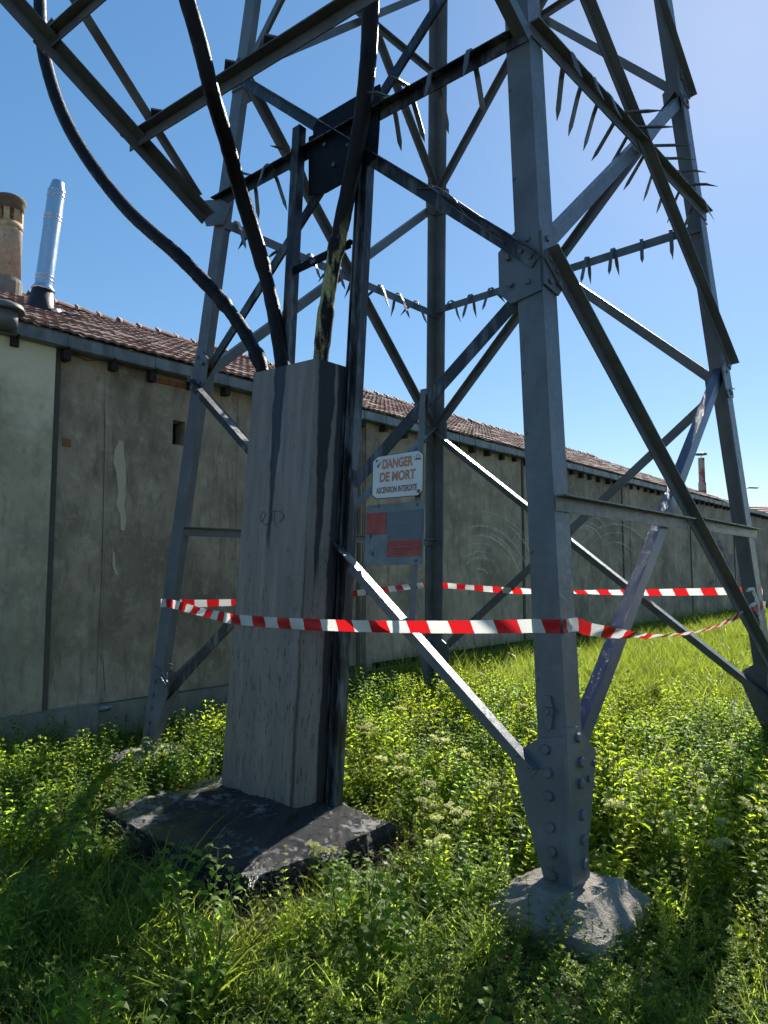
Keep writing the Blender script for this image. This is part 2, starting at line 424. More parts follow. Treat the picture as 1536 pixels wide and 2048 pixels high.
V, Fc = lathe(ch, [(r0*.95, .2+28*k), (r0*.90, .2+130*k), (r0*.92, .2+131*k), (r0*.92, .2+136*k)], 20); put('chimney_shaft', V, Fc, M_CHIM, c1, True)
z0, z1 = .2+136*k, .2+190*k
for i in range(8):                       # cowl: posts between arched slots
    a0 = 2*math.pi*i/8+.28; V = []
    for rr_ in (r0*.93, r0*.70):
        for zz in (z0, z1):
            for da in (-.22, .22): V.append(ch+Vector((math.cos(a0+da)*rr_, math.sin(a0+da)*rr_, zz)))
    put('cowl_post', V, [(0, 1, 3, 2), (4, 6, 7, 5), (0, 2, 6, 4), (1, 5, 7, 3), (2, 3, 7, 6), (0, 4, 5, 1)], M_COWL, c1)
V, Fc = lathe(ch, [(r0*.93, z0+39*k), (r0*.96, z1-4*k), (r0*1.1, z1+3*k), (r0*1.12, z1+9*k), (r0*1.0, z1+14*k), (r0*.2, z1+17*k)], 20); put('chimney_cap', V, Fc, M_CAPS, c1, True)
V, Fc = lathe(ch, [(r0*.94, z0-1*k), (r0*.94, z0+13*k)], 20); put('cowl_sill', V, Fc, M_COWL, c1, True)
# stainless flue with flashing cone
m = Mat('stainless', .22, .5, 1.0); m.color((.62, .64, .66)); m.rough(m.ramp(m.noise(9, 3, .6, stretch=(1, 1, .2)), .3, .7, .18, .34)); M_INOX = m.m
m = Mat('black_flashing', .5); m.color((.018, .02, .025)); M_BLACK = m.m
b = on_roof(80, 622); k = b.y/F; ax = Vector((.085, .02, 1)).normalized()
V, Fc = lathe(b-ax*.12, [(29*k, 0), (27*k, .12+2*k), (20*k, .12+46*k)], 24, ax); fl = put('flue_pipe', V, Fc, M_BLACK, wh, True)
fl['label'] = 'black flashing cone and stainless flue pipe'
B = b+ax*44*k
V, Fc = lathe(B, [(23*k, 0), (22*k, 3*k), (17.5*k, 9*k), (16.8*k, 12*k), (16.8*k, 214*k), (15.5*k, 220*k), (12*k, 236*k), (11*k, 238*k), (9*k, 239*k)], 28, ax); put('pipe', V, Fc, M_INOX, fl, True)
for zz in (22, 30, 152, 160, 205, 215):
    V, Fc = lathe(B, [(16.8*k, (zz-1.6)*k), (17.9*k, (zz-1)*k), (17.9*k, (zz+1)*k), (16.8*k, (zz+1.6)*k)], 28, ax); put('pipe_band', V, Fc, M_INOX, fl, True)
# mushroom roof vent
m = Mat('grey_vent', .5); m.color((.14, .14, .145)); M_VENT = m.m
b = on_roof(10, 636); k = b.y/F
V, Fc = lathe(b-UP*.1, [(24*k, 0), (24*k, .1+16*k)], 24); vt = put('roof_vent', V, Fc, M_VENT, wh, True)
V, Fc = lathe(b, [(26*k, 14*k), (36*k, 14*k), (37*k, 17*k), (33*k, 26*k), (20*k, 32*k), (2*k, 34*k)], 28); put('vent_hood', V, Fc, M_VENT, vt, True)
# crumpled flashing beside the flue
b = on_roof(112, 632); V = []; Fc = []
for j in range(4):
    for i in range(7): V.append(b+WD*(i*.075-.1)+RU*(j*.07-.1)+RN*(.05+random.uniform(0, .05)))
for j in range(3):
    for i in range(6): Fc.append((j*7+i, j*7+i+1, j*7+i+8, j*7+i+7))
put('loose_flashing', V, Fc, M_ZINC, wh)
# far rusty chimney
b = on_roof(1405, 985); k = b.y/F
m = Mat('rusty_render', .9); m.color(m.mix(m.ramp(m.noise(2.2, 4, .7), .5, .6), (.36, .31, .29), (.20, .09, .05))); M_RUSTY = m.m
V, Fc = lathe(b-UP*.3, [(7.6*k, 0), (7.4*k, .3+20*k), (6.2*k, .3+21*k), (6*k, .3+70*k)], 12); fc = put('chimney', V, Fc, M_RUSTY, wh)
fc['label'] = 'slim rust-stained far chimney with a tin cowl'
V, Fc = lathe(b, [(.6*k, 66*k), (.6*k, 76*k), (12*k, 76.5*k), (11*k, 79*k), (1*k, 81*k)], 12); put('chimney_cowl', V, Fc, M_ZINC, fc)

# arc-shaped scrape marks and graffiti on the wall: thin paint films
m = Mat('scrape_mark', .95); m.color((.70, .66, .55)); m.b.inputs['Alpha'].default_value = .45
m.link(m.ramp(m.noise(26, 6, .8), .38, .64, 0, .6), m.b.inputs['Alpha']); M_SCR = m.m
m = Mat('graffiti_paint', .7); m.color((.10, .075, .16)); M_GRAF = m.m
def ribbon_wall(pts, w, o):
    V = []; Fc = []
    for i, (s, z) in enumerate(pts):
        a = pts[max(i-1, 0)]; b_ = pts[min(i+1, len(pts)-1)]
        d = Vector((b_[0]-a[0], b_[1]-a[1])); d.normalize(); ww = w*(1-.8*abs(2*i/(len(pts)-1)-1)**3)
        V += [WP(s-d.y*ww, z+d.x*ww, o), WP(s+d.y*ww, z-d.x*ww, o)]
        if i: Fc.append((2*i-2, 2*i-1, 2*i+1, 2*i))
    return V, Fc
V = []; Fc = []
for cx, cy, n, rmax in ((955, 1160, 15, 165), (1160, 1100, 12, 100), (1225, 1140, 11, 110), (1345, 1140, 7, 70), (1100, 1000, 5, 90), (1500, 1120, 6, 60)):
    for i in range(n):
        rad = rmax*random.uniform(.12, 1); yo = random.uniform(-.7, .25)*rad
        a0 = random.uniform(R(20), R(70)); a1 = a0+random.uniform(R(30), R(85))
        pts = [w_hit(cx+math.cos(a0+(a1-a0)*t/14)*rad*.85, cy-yo*0-math.sin(a0+(a1-a0)*t/14)*rad*1.25+rad*.4) for t in range(15)]
        if any(not (w_s(890) < s < w_s(1535)) or z < .5 or z > Z_GB-.2 for s, z in pts): continue
        v, f = ribbon_wall(pts, random.uniform(.008, .03), .034+.0006*len(Fc)/14); k = len(V); V += v; Fc += [tuple(k+j for j in q) for q in f]
tag(put('scrape_marks', V, Fc, M_SCR, wh), kind='stuff')
gr = [[(1434+6*math.cos(t*.7), 1087+5*math.sin(t*.7)) for t in range(10)],
      [(1429, 1118), (1430, 1100), (1436, 1094), (1444, 1097), (1448, 1106), (1447, 1116), (1438, 1117), (1430, 1112)],
      [(1424, 1140), (1422, 1125), (1428, 1117), (1440, 1121), (1452, 1124), (1455, 1140)],
      [(1432, 1119), (1433, 1150), (1436, 1125)], [(1440, 1121), (1443, 1165), (1446, 1124)],
      [(1424, 1140), (1428, 1120), (1436, 1135), (1442, 1120), (1450, 1138), (1455, 1125), (1460, 1140)],
      [(1450, 1138), (1452, 1175)], [(1446, 1140), (1450, 1132), (1455, 1138), (1456, 1170)], [(1460, 1130), (1458, 1112), (1462, 1116), (1463, 1160)],
      [(1422, 1100), (1418, 1112), (1424, 1118), (1428, 1110), (1424, 1104)], [(1416, 1170), (1424, 1160), (1420, 1175)], [(1433, 1150), (1431, 1185)], [(1424, 1140), (1419, 1165)]]
V = []; Fc = []
for j, g in enumerate(gr):
    pts = [w_hit(*q) for q in g]
    pv = [Vector((s_, z_, 0)) for s_, z_ in pts]; pts = [(q.x, q.y) for q in smooth_path(pv, 5)]
    v, f = ribbon_wall(pts, .035, .05+.002*j); k = len(V); V += v; Fc += [tuple(k+i for i in q) for q in f]
gf = put('graffiti', V, Fc, M_GRAF, wh); gf['label'] = 'violet sprayed graffiti doodle with drips'
# cracks
m = Mat('crack_shadow', .95); m.color((.03, .028, .025)); M_CRK = m.m
for pts in ([(245, 835), (249, 842), (249, 855)], [(250, 915), (253, 960), (248, 990)], [(208, 740), (208, 850), (206, 990), (203, 1130), (197, 1260), (190, 1395)], [(192, 1300), (205, 1320), (207, 1360), (210, 1400)], [(115, 702), (150, 712), (175, 722), (200, 720)]):
    v, f = ribbon_wall([w_hit(*q) for q in pts], .0032, .0125 if pts[0][0] != 115 else .014); put('crack', v, f, M_CRK, wh)

# ------------------------------------------------------------------ far house, lamp
b = at_depth(1540, 1143, 62); b.z = 0
fh = thing('distant_house', b, 'distant building with dark tiled roof at the far end of the warehouse', 'building')
wx = Vector((.96, .28, 0)); wy = Vector((-.28, .96, 0))
ez = at_depth(1500, 1048, 58).z; rz = at_depth(1500, 1003, 62).z
V = box_v(b+wy*4+UP*(ez/2), wx*9, wy*4, UP*(ez/2)); put('wall', V, BOXF, M_WALL3, fh)
V = [b-wx*9.3-wy*.4+UP*(ez+.02), b+wx*9.3-wy*.4+UP*(ez+.02), b+wx*9.3+wy*4+UP*rz, b-wx*9.3+wy*4+UP*rz, b-wx*9.3+wy*8.4+UP*ez, b+wx*9.3+wy*8.4+UP*ez]
fr = put('roof', V, [(0, 1, 2, 3), (3, 2, 5, 4), (0, 3, 4), (1, 5, 2)], M_TILE, fh)
nr = 10
for j in range(nr):
    t0 = j/nr; a0 = V[0].lerp(V[3], t0); a1 = V[1].lerp(V[2], t0); q = (V[3]-V[0])/nr
    nrm = (V[1]-V[0]).cross(V[3]-V[0]).normalized()
    vv, ff = prism([a0+nrm*.01, a0+nrm*.09, a0+q*1.1+nrm*.02], [a1+nrm*.01, a1+nrm*.09, a1+q*1.1+nrm*.02]); put('tile_course', vv, ff, M_TILE, fr)
b = at_depth(1497, 1143, 75); b.z = 0; zt = at_depth(1497, 976, 75).z
sl = thing('street_lamp', b, 'thin grey street lamp beyond the roofs on the right', 'street lamp')
V, Fc = tube([b, b+UP*zt], [.10, .07], 8); put('pole', V, Fc, M_ZINC, sl, True)
V, Fc = tube([b+UP*(zt-.02)-wx*.2, b+UP*zt+wx*.3, b+UP*(zt+.03)+wx*.7], [.05, .05, .05], 8); put('arm', V, Fc, M_ZINC, sl, True)
V = box_v(b+UP*(zt+.05)+wx*1.1, wx*.55, wy*.16, UP*.06); put('lamp_head', V, BOXF, M_ZINC, sl)
# ================================================================== PYLON
TC = Vector((.7532, 6.2432, 0)); TH = .0515
LEGA = {'A': -math.pi/2, 'E': 0, 'D': math.pi/2, 'C': math.pi}
def leg(i, h):
    a = TH+LEGA[i]; r = 2.6405-.1109*h
    return Vector((TC.x+r*math.cos(a), TC.y+r*math.sin(a), h+CAM_H))
def face_n(i, j):
    n = (leg(j, 0)-leg(i, 0)).cross(leg(i, 1)-leg(i, 0)).normalized()
    mid = (leg(i, 0)+leg(j, 0))/2
    return n if n.dot(mid-(TC+UP*CAM_H)) > 0 else -n
def fdir(i, j): return (leg(j, 0)-leg(i, 0)).normalized()
def fp(i, j, h, d, o=0): return leg(i, h)+fdir(i, j)*d+face_n(i, j)*o
def on_face(px, py, i, j, o=0): return on_plane(px, py, leg(i, 0)+face_n(i, j)*o, face_n(i, j))
pyl = thing('electricity_pylon', (TC.x, TC.y, 0), 'blue-grey painted steel lattice pylon with spiked climbing guards', 'pylon')
LT = .016; LW = .16
FOOT = {'A': -1.5, 'C': -1.53, 'D': -1.72, 'E': -1.55}
NB = {'A': ('C', 'E'), 'C': ('A', 'D'), 'D': ('C', 'E'), 'E': ('A', 'D')}
for i in 'ACDE':
    V, Fc = angle_bar(leg(i, FOOT[i]), leg(i, 8.2), fdir(i, NB[i][0]), fdir(i, NB[i][1]), LW, LW, LT)
    put('leg', V, Fc, M_STEEL, pyl)
# lattice members: (from, to, height, height, layer)  layer +1 outside the leg, -1 inside
DI = [('A','C',-1.133,1.649,1), ('C','A',-1.164,1.66,-1), ('A','E',-1.03,1.839,-1), ('E','A',-1.012,1.78,1),
      ('E','D',-1.158,1.693,-1), ('D','E',-1.089,1.741,1), ('C','D',-1.072,1.748,-1), ('D','C',-1.1,1.69,1),
      ('A','C',1.726,4.542,1), ('C','A',1.661,4.421,-1), ('A','E',1.815,4.474,-1), ('E','A',1.882,4.546,1),
      ('D','E',1.738,4.526,-1), ('E','D',1.653,4.688,1), ('C','D',1.656,4.491,1), ('D','C',1.712,4.585,-1),
      ('A','C',4.53,7.3,1), ('C','A',4.53,7.3,-1), ('A','E',4.5,7.3,-1), ('E','A',4.5,7.3,1),
      ('D','C',4.657,7.487,-1), ('E','D',4.521,7.479,1), ('C','D',4.605,7.129,1), ('D','E',4.61,7.321,-1)]
BRB = []
for i, j, h0, h1, ly in DI:
    n = face_n(i, j); w = .088 if h0 < 4 else .078
    e0 = .02 if ly > 0 else .05; e1 = e0
    if ly > 0 and (i, j) == ('E', 'A'): e0 = -.03
    off = .014 if ly > 0 else -LT-.014
    P = fp(i, j, h0, e0, off); Q = fp(j, i, h1, e1, off); d = (Q-P).normalized()
    v = n.cross(d).normalized()
    if v.z > 0: v = -v                       # in-face flange hangs below the corner edge
    if (i, j, ly) == ('A', 'C', 1) and h0 < 0: P = P.lerp(Q, .045)
    P = P-v*w*.5; Q = Q-v*w*.5
    mt = M_STEEL
    if (i, j, ly) == ('A', 'E', -1) and h0 < 0: mt = M_BLIST
    if (i, j, ly) == ('A', 'C', 1) and h0 < 0: mt = M_CHARR
    if (i, j) in (('A', 'C'), ('C', 'A')) and 1 < h0 < 3: mt = M_SOOT
    if (i, j, ly) == ('C', 'A', -1) and h0 < 0: mt = M_SOOT
    V, Fc = angle_bar(P, Q, v, n*ly, w, w*.85, .009); br_ = put('diagonal_brace', V, Fc, mt, pyl)
    BRB.append((br_, P+v*w*.5, Q+v*w*.5, n*ly))
def horiz(i, j, h0, h1, w, off, d0=.03, d1=.03, name='horizontal_brace', mat=None, sgn=1):
    n = face_n(i, j); P = fp(i, j, h0, d0, off)+UP*w*.5; Q = fp(j, i, h1, d1, off)+UP*w*.5
    V, Fc = angle_bar(P, Q, -UP, n*sgn, w, w*.8, .009); return put(name, V, Fc, mat or M_STEEL, pyl), P, Q
# split where the outer diagonal passes
L_ = (leg('E', .35)-leg('A', .35)).length
horiz('A', 'E', .355, .339, .085, .003, .0, L_*.47, mat=M_GALV); horiz('A', 'E', .355, .339, .085, .003, L_*.585, -.07, mat=M_GALV)
horiz('C', 'D', .351, .361, .08, -.03, .03, .03, sgn=-1)
horiz('C', 'D', 5.983, 6.02, .07, -.05, .03, .03, sgn=-1); horiz('D', 'E', 5.943, 6.067, .07, -.05, .03, .03, sgn=-1)

# climbing guards: bar + bent spikes
def spike_mesh(name, path, w=.034, t=.010):
    V = []; Fc = []; n = len(path)
    for i, (a, b) in enumerate(path):
        p = Vector((a, 0, b)); pr = Vector((path[max(i-1, 0)][0], 0, path[max(i-1, 0)][1])); nx_ = Vector((path[min(i+1, n-1)][0], 0, path[min(i+1, n-1)][1]))
        d = (nx_-pr).normalized(); q = Vector((-d.z, 0, d.x)); ww = w if 0 < i < n-1 else .002; tt = t if 0 < i < n-1 else .003
        for sx, sq in ((-1, -1), (1, -1), (1, 1), (-1, 1)): V.append(p+Vector((0, sx*ww/2, 0))+q*(sq*tt/2))
        if i:
            b0 = (i-1)*4; c0_ = i*4; Fc += [(b0+k, b0+(k+1) % 4, c0_+(k+1) % 4, c0_+k) for k in range(4)]
    Fc += [(3, 2, 1, 0), tuple(range(n*4-4, n*4))]
    return mesh_data(name, V, Fc, M_STEEL)
top = [(-.055, .02), (-.035, .065), (0, .082), (.035, .07), (.058, .03)]
SP = [spike_mesh('spike', [(-.17, -.26), (-.145, -.20), (-.08, -.03)]+top+[(.085, -.07), (.13, -.17)]),
      spike_mesh('spike', [(-.23, -.20), (-.19, -.155), (-.085, -.02)]+top[:3]+[(.05, .06), (.20, .0), (.31, -.045)]),
      spike_mesh('spike', [(-.16, -.23), (-.135, -.175), (-.08, -.03)]+top[:3]+[(.06, .055), (.17, .02), (.26, -.03)])]
def guard(i, j, h0, h1, spots, off, d0=.0, mat=None):
    bar, P, Q = horiz(i, j, h0, h1, .085, off, d0, d0, 'climbing_guard', mat)
    u = fdir(i, j); n = face_n(i, j); nh = Vector((n.x, n.y, 0)).normalized()
    for s, kind, rot in spots:
        c = P.lerp(Q, s)-UP*.05+n*.02
        mw = Matrix.Translation(c) @ Matrix((nh, u if nh.cross(UP).dot(-u) < 0 else -u, UP)).transposed().to_4x4() @ Matrix.Rotation(rot, 4, 'Z')
        x = Matrix((nh, UP.cross(nh), UP)).transposed().to_4x4()
        inst('spike', SP[kind], Matrix.Translation(c) @ x @ Matrix.Rotation(rot, 4, 'Z') @ Matrix.Rotation(random.gauss(0, .06), 4, 'X'), bar)
    return bar
def frac(px, py, i, j, h0, h1):
    p = on_face(px, py, i, j, .03); a = leg(i, h0); b = leg(j, h1); return (p-a).dot(b-a)/(b-a).length_squared
ac = [(frac(x, y, 'A', 'C', 3.2, 3.3), k, r) for x, y, k, r in ((942, 130, 0, .15), (868, 168, 0, .1), (818, 195, 1, .25), (778, 220, 2, .1), (537, 352, 0, -.1), (500, 375, 2, .3), (588, 325, 1, .2))]
guard('A', 'C', 3.207, 3.316, ac, .004, .0, M_SOOT)
ae = [(frac(x, y, 'A', 'E', 3.25, 3.32), k, r) for x, y, k, r in ((1140, 150, 0, -.5), (1178, 190, 0, -.2), (1212, 228, 0, -.05), (1245, 260, 1, 0), (1272, 293, 1, .05), (1305, 325, 1, .0), (1328, 352, 2, .1), (1352, 378, 2, .0), (1375, 405, 2, .1), (1400, 425, 0, 0))]
guard('A', 'E', 3.246, 3.32, ae, .004, .0)
guard('D', 'E', 3.219, 3.23, [(t, random.choice((0, 2)), random.gauss(0, .2)) for t in (.08, .17, .26, .36, .45, .54, .63, .72, .81, .9)], -.03)
guard('C', 'D', 3.163, 3.173, [(t, random.choice((0, 2)), random.gauss(0, .2)) for t in (.07, .13, .26, .35, .46, .56, .68, .78, .88)], -.03)

# bolts
hexv = [(math.cos(a)*1, math.sin(a)*1, z) for z in (0, .55, .75) for a in [math.pi/3*k for k in range(6)]]
hexv = [(x*(.78 if z > .6 else 1), y*(.78 if z > .6 else 1), z) for x, y, z in hexv]
bolt_me = mesh_data('bolt', hexv, [tuple(k+6*r for k in ((i), (i+1) % 6))+tuple(k+6*(r+1) for k in ((i+1) % 6, i)) for r in range(2) for i in range(6)]+[tuple(range(12, 18))], M_STEEL)
def bolt(p, n, r, parent):
    x = n.orthogonal().normalized(); mw = Matrix.Translation(p) @ Matrix((x, n.cross(x), n)).transposed().to_4x4() @ Matrix.Rotation(random.random(), 4, 'Z') @ Matrix.Diagonal((r, r, r, 1))
    return inst('bolt', bolt_me, mw, parent)
for br_, P, Q, nn in BRB:
    L_ = (Q-P).length; d = (Q-P)/L_
    for q in (.05, .13, L_*.5, L_-.13, L_-.05): bolt(P+d*q+nn*.009, nn, .015, br_)
def px_plate(pxs, i, j, o, t, name, mat, parent=pyl):
    n = face_n(i, j); A_ = [on_face(x, y, i, j, o+t) for x, y in pxs]; V, Fc = prism(A_, [p-n*t for p in A_])
    return put(name, V, Fc, mat, parent), A_
def loc_plate(pts, i, j, o, t, name, mat):
    n = face_n(i, j); A_ = [fp(i, j, h, d, o+t) for d, h in pts]; V, Fc = prism(A_, [p-n*t for p in A_]); return put(name, V, Fc, mat, pyl)
# foot plates of the near leg, traced, then repeated on the others
fa = [(1133, 1474), (1079, 1476), (1037, 1502), (1029, 1540), (1060, 1660), (1091, 1768), (1144, 1783)]
fe = [(1133, 1457), (1156, 1453), (1192, 1500), (1187, 1580), (1178, 1680), (1171, 1766), (1146, 1783)]
pa_, A_ = px_plate(fa, 'A', 'C', .0005, .018, 'foot_plate', M_STEEL)
pe_, E_ = px_plate(fe, 'A', 'E', .0005, .018, 'foot_plate', M_STEEL)
for x, y in ((1092, 1499), (1097, 1546), (1099, 1592), (1102, 1655), (1105, 1703), (1106, 1751)): bolt(on_face(x, y, 'A', 'C', .0185), face_n('A', 'C'), .026, pa_)
for x, y, r in ((1155, 1475, .026), (1160, 1524, .026), (1160, 1568, .026), (1163, 1630, .026), (1165, 1680, .026), (1168, 1727, .026), (1187, 1526, .017), (1177, 1557, .017)): bolt(on_face(x, y, 'A', 'E', .0185), face_n('A', 'E'), r, pe_)
def to_loc(P, i, j): return [((p-leg(i, p.z-CAM_H)).dot(fdir(i, j)), p.z-CAM_H) for p in P]
fl_ = to_loc(A_, 'A', 'C')
fl_ = [(max(d, .004), h) for d, h in fl_]
for i, j in (('C', 'A'), ('C', 'D'), ('D', 'C'), ('D', 'E'), ('E', 'A'), ('E', 'D')):
    ins = -LT-.014 if (i in 'D') else .0005
    pl = loc_plate(fl_, i, j, ins, .013, 'foot_plate', M_STEEL); n = face_n(i, j)
    for h in (-1.45, -1.36, -1.27, -1.15, -1.04, -.93):
        if i == 'D': bolt(fp(i, j, h, .09, -LT-.014), -n, .022, pl)
        else: bolt(fp(i, j, h, .085, .0135), n, .022, pl)
# small clamp on the near leg and step bolts
for pxs in ([(1087, 1391), (1100, 1392), (1104, 1414), (1088, 1413)], [(1089, 1432), (1104, 1432), (1102, 1459), (1087, 1457)]):
    px_plate(pxs, 'A', 'C', .0005, .018, 'clamp_plate', M_STEEL)
c_, _ = px_plate([(1088, 1415), (1106, 1417), (1104, 1431), (1089, 1430)], 'A', 'C', .0005, .03, 'clamp_plate', M_STEEL); bolt(on_face(1095, 1423, 'A', 'C', .031), face_n('A', 'C'), .014, c_)
# node plates
nd = [(.0, 1.96), (.14, 1.97), (.27, 1.86), (.275, 1.60), (.20, 1.52), (.0, 1.55)]
def up_by(pts, dh): return [(d, h+dh) for d, h in pts]
for i, j in (('A', 'C'), ('A', 'E'), ('C', 'A'), ('C', 'D'), ('D', 'C'), ('D', 'E'), ('E', 'A'), ('E', 'D')):
    for lv, dh in ((0, 0), (1, 2.80)):
        o = .0005 if i != 'D' else -LT-.014
        sc = .8 if (i, j) != ('A', 'C') else 1
        pts = [(max(.004, d*sc), 1.74+(h-1.74)*sc+dh) for d, h in nd]
        pl = loc_plate(pts, i, j, o, .012, 'gusset_plate', M_STEEL); n = face_n(i, j)
        for d, h in ((.07, 1.88), (.08, 1.62), (.2, 1.80), (.19, 1.63)):
            if i == 'D': bolt(fp(i, j, h+dh, d*sc, -LT-.014), -n, .018, pl)
            else: bolt(fp(i, j, h+dh, d*sc, .0225 if d > .15 else .0125), n, .018, pl)
for h in (-.55, .1, .75, 1.1, 2.3, 2.9): bolt(fp('A', 'C', h, LW-.012, .001)-fdir('A', 'E')*0, face_n('A', 'C'), .010, pyl)
# the burnt plate in the front-left face
bp, _ = px_plate([(636, 237), (711, 193), (759, 168), (757, 253), (753, 313), (690, 362), (650, 385), (617, 390), (617, 274), (626, 270), (626, 254)], 'A', 'C', .016, .014, 'gusset_plate', M_BURNT); bp['label'] = 'fire-blackened gusset plate'
for x, y in ((650, 290), (668, 330), (735, 215), (728, 260)): bolt(on_face(x, y, 'A', 'C', .031), face_n('A', 'C'), .018, bp)
# vertical hanger that carries the signs
P = on_face(846, 778, 'A', 'C', -.015); Q = on_face(822, 1262, 'A', 'C', -.015); u = fdir('A', 'C'); n = face_n('A', 'C')
V, Fc = prism([P-u*.022-n*.007, P+u*.022-n*.007, P+u*.022, P-u*.022], [Q-u*.022-n*.007, Q+u*.022-n*.007, Q+u*.022, Q-u*.022]); put('hanger_strip', V, Fc, M_STEEL, pyl)

# outrigger that holds the cables
uAC = fdir('A', 'C'); nAC = Vector((face_n('A', 'C').x, face_n('A', 'C').y, 0)).normalized()
Chs = leg('C', 3.31)
def on_arm(px, py, o=0): return on_plane(px, py, Chs+uAC*o, uAC)
S0_, S1_ = on_arm(414, 434), on_arm(-60, -92)
V, Fc = angle_bar(S0_, S1_, -uAC, -UP, .12, .10, .010); put('outrigger_strut', V, Fc, M_GALV, pyl)
Z0 = S0_.lerp(S1_, .085)-uAC*.05; Z1 = at_depth(146, 12, S0_.lerp(S1_, .75).y-.12); Z1 = Z0+(Z1-Z0)*1.35
V, Fc = angle_bar(Z0, Z1, -uAC, UP, .10, .09, .009); put('outrigger_strut', V, Fc, M_GALV, pyl)
Ahs = leg('A', 3.21); V, Fc = angle_bar(Ahs-uAC*.02, Ahs+(S1_-S0_), -uAC*-1, -UP, .11, .08, .010); put('outrigger_strut', V, Fc, M_STEEL, pyl)
B0 = on_arm(270, 277, .05)
r0_, r1_ = ray(270, 277), ray(600, 70); bd_ = r1_*(r0_.z/r1_.z)-r0_; bd_.z = 0; bd_.normalize(); bn_ = UP.cross(bd_); print('beam dir', bd_, uAC, B0)
V, Fc = angle_bar(B0-bd_*.06, B0+bd_*3.6, -bn_, -UP, .085, .095, .010); put('outrigger_beam', V, Fc, M_GALV, pyl)
B1 = on_arm(97, 82, .05)
V, Fc = angle_bar(B1-bd_*.06, B1+bd_*3.8, -bn_, -UP, .08, .08, .009); put('outrigger_beam', V, Fc, M_GALV, pyl)
def slab(c, a, b, t_, name, mat=M_GALV): return put(name, box_v(c, a, b, t_), BOXF, mat, pyl)
sdir = (S1_-S0_).normalized()
slab(on_arm(282, 258, 0)-UP*.01, (uAC+nAC*.2).normalized()*.20, nAC*.045, UP*.006, 'tie_plate')
for q_ in (.34, 1.22, 1.62): slab(B0+bd_*q_+UP*.03-bn_*.02, (bd_*.8-bn_*.6)*.11, (bd_*.6+bn_*.8)*.05, UP*.007, 'cleat')
tp = slab(B1-uAC*.0+UP*.03, uAC*.17, sdir*.06, UP*.006, 'tie_plate')
for q in (-.1, .1): bolt(B1+uAC*q+UP*.02-UP*.0, -UP, .018, tp)
# connection at the leg
pl, _ = px_plate([(396, 402), (440, 398), (462, 410), (448, 448), (412, 452)], 'C', 'A', .018, .014, 'gusset_plate', M_GALV)
# straps / wires on the brace beside the near leg
for a in (((840, 372), (870, 372), (905, 395), (935, 432), (985, 465)), ((835, 376), (865, 378), (895, 405), (950, 445), (1008, 486))):
    pts = smooth_path([on_face(x, y, 'A', 'C', .035) for x, y in a], 6); V, Fc = tube(pts, .005, 6); put('tie_wire', V, Fc, M_GALV, pyl, True)
pts = smooth_path([on_face(x, y, 'C', 'A', .03) for x, y in ((345, 1330), (333, 1328), (325, 1345), (318, 1362), (331, 1362), (334, 1345))], 6); V, Fc = tube(pts, .006, 6); put('tie_wire', V, Fc, M_GALV, pyl, True)
a, b = on_face(318, 1350, 'C', 'A', .05), on_face(331, 1371, 'C', 'A', .06); V, Fc = tube([a, b], .009, 6); put('tie_wire', V, Fc, M_GALV, pyl, True)

# ================================================================== CABLE RISER CASING
OC = .25
def cpx(px, py, o=OC): return on_face(px, py, 'A', 'C', o)
nF = face_n('A', 'C')
m = Mat('scorched_casing', .48, .45); U = m.sep(m.uv()); uu, vv = U[0], U[1]
sv = m.node('ShaderNodeCombineXYZ'); m.link(uu, sv.inputs[0]); m.link(vv, sv.inputs[1]); sv = sv.outputs[0]
def un(scale, st, det=4, rg=.6): return m.noise(scale, det, rg, vec=m.scale(sv, st))
c = m.mix(m.ramp(un(3, (1, .6, 1), 5), .3, .7), (.160, .140, .122), (.21, .182, .155))
c = m.mix(m.ramp(un(6, (1, .45, 1), 6, .75), .46, .66, 0, .5), c, (.26, .22, .195))
pur = m.ramp(un(4, (1, .40, 1), 6, .75), .48, .66, 0, .6); c = m.mix(pur, c, (.12, .104, .104))
low = m.ramp(vv, .80, .25)
drip = m.ramp(m.math('ADD', un(42, (1, .42, 1), 6, .8), m.math('MULTIPLY', low, .09)), .65, .70, 0, .85)
c = m.mix(drip, c, (.028, .027, .030))
spk = m.ramp(un(60, (1, .35, 1), 3, .6), .655, .69); c = m.mix(spk, c, (.012, .012, .018))
# soot runs with a shape of their own
def run(u0, wtop, wbot, vbot, wob):
    e = m.math('ABSOLUTE', m.math('SUBTRACT', m.math('ADD', uu, m.math('MULTIPLY', m.math('SUBTRACT', un(4, (1, 1.3, 1), 6, .75), .5), wob)), u0))
    wd = m.math('ADD', wbot, m.math('MULTIPLY', m.ramp(vv, vbot, 1.0), wtop-wbot))
    k = m.ramp(m.math('SUBTRACT', e, wd), .012, -.012)
    return m.math('MULTIPLY', k, m.ramp(m.math('ADD', vv, m.math('MULTIPLY', un(20, (1, .12, 1)), .25)), vbot+.08, vbot+.15))
c = m.mix(m.math('MULTIPLY', m.ramp(m.math('ABSOLUTE', m.math('SUBTRACT', uu, .42)), .26, .05), m.math('MULTIPLY', m.ramp(m.math('ABSOLUTE', m.math('SUBTRACT', vv, .80)), .10, .03), m.ramp(un(16, (1, .25, 1), 6, .8), .50, .58))), c, (.20, .225, .22))
c = m.mix(run(.45, .095, .02, .60, .14), c, (.010, .012, .022))
c = m.mix(run(1.13, .10, .03, .50, .12), c, (.010, .010, .014))
c = m.mix(run(1.31, .05, .05, -.2, .12), c, (.010, .010, .015))
c = m.mix(run(.99, .0, .028, -.2, .10), c, (.060, .048, .045))
m.color(c); m.rough(m.ramp(un(12, (1, .3, 1)), .3, .7, .38, .62)); m.bump(un(40, (1, .6, 1)), .25, .006)
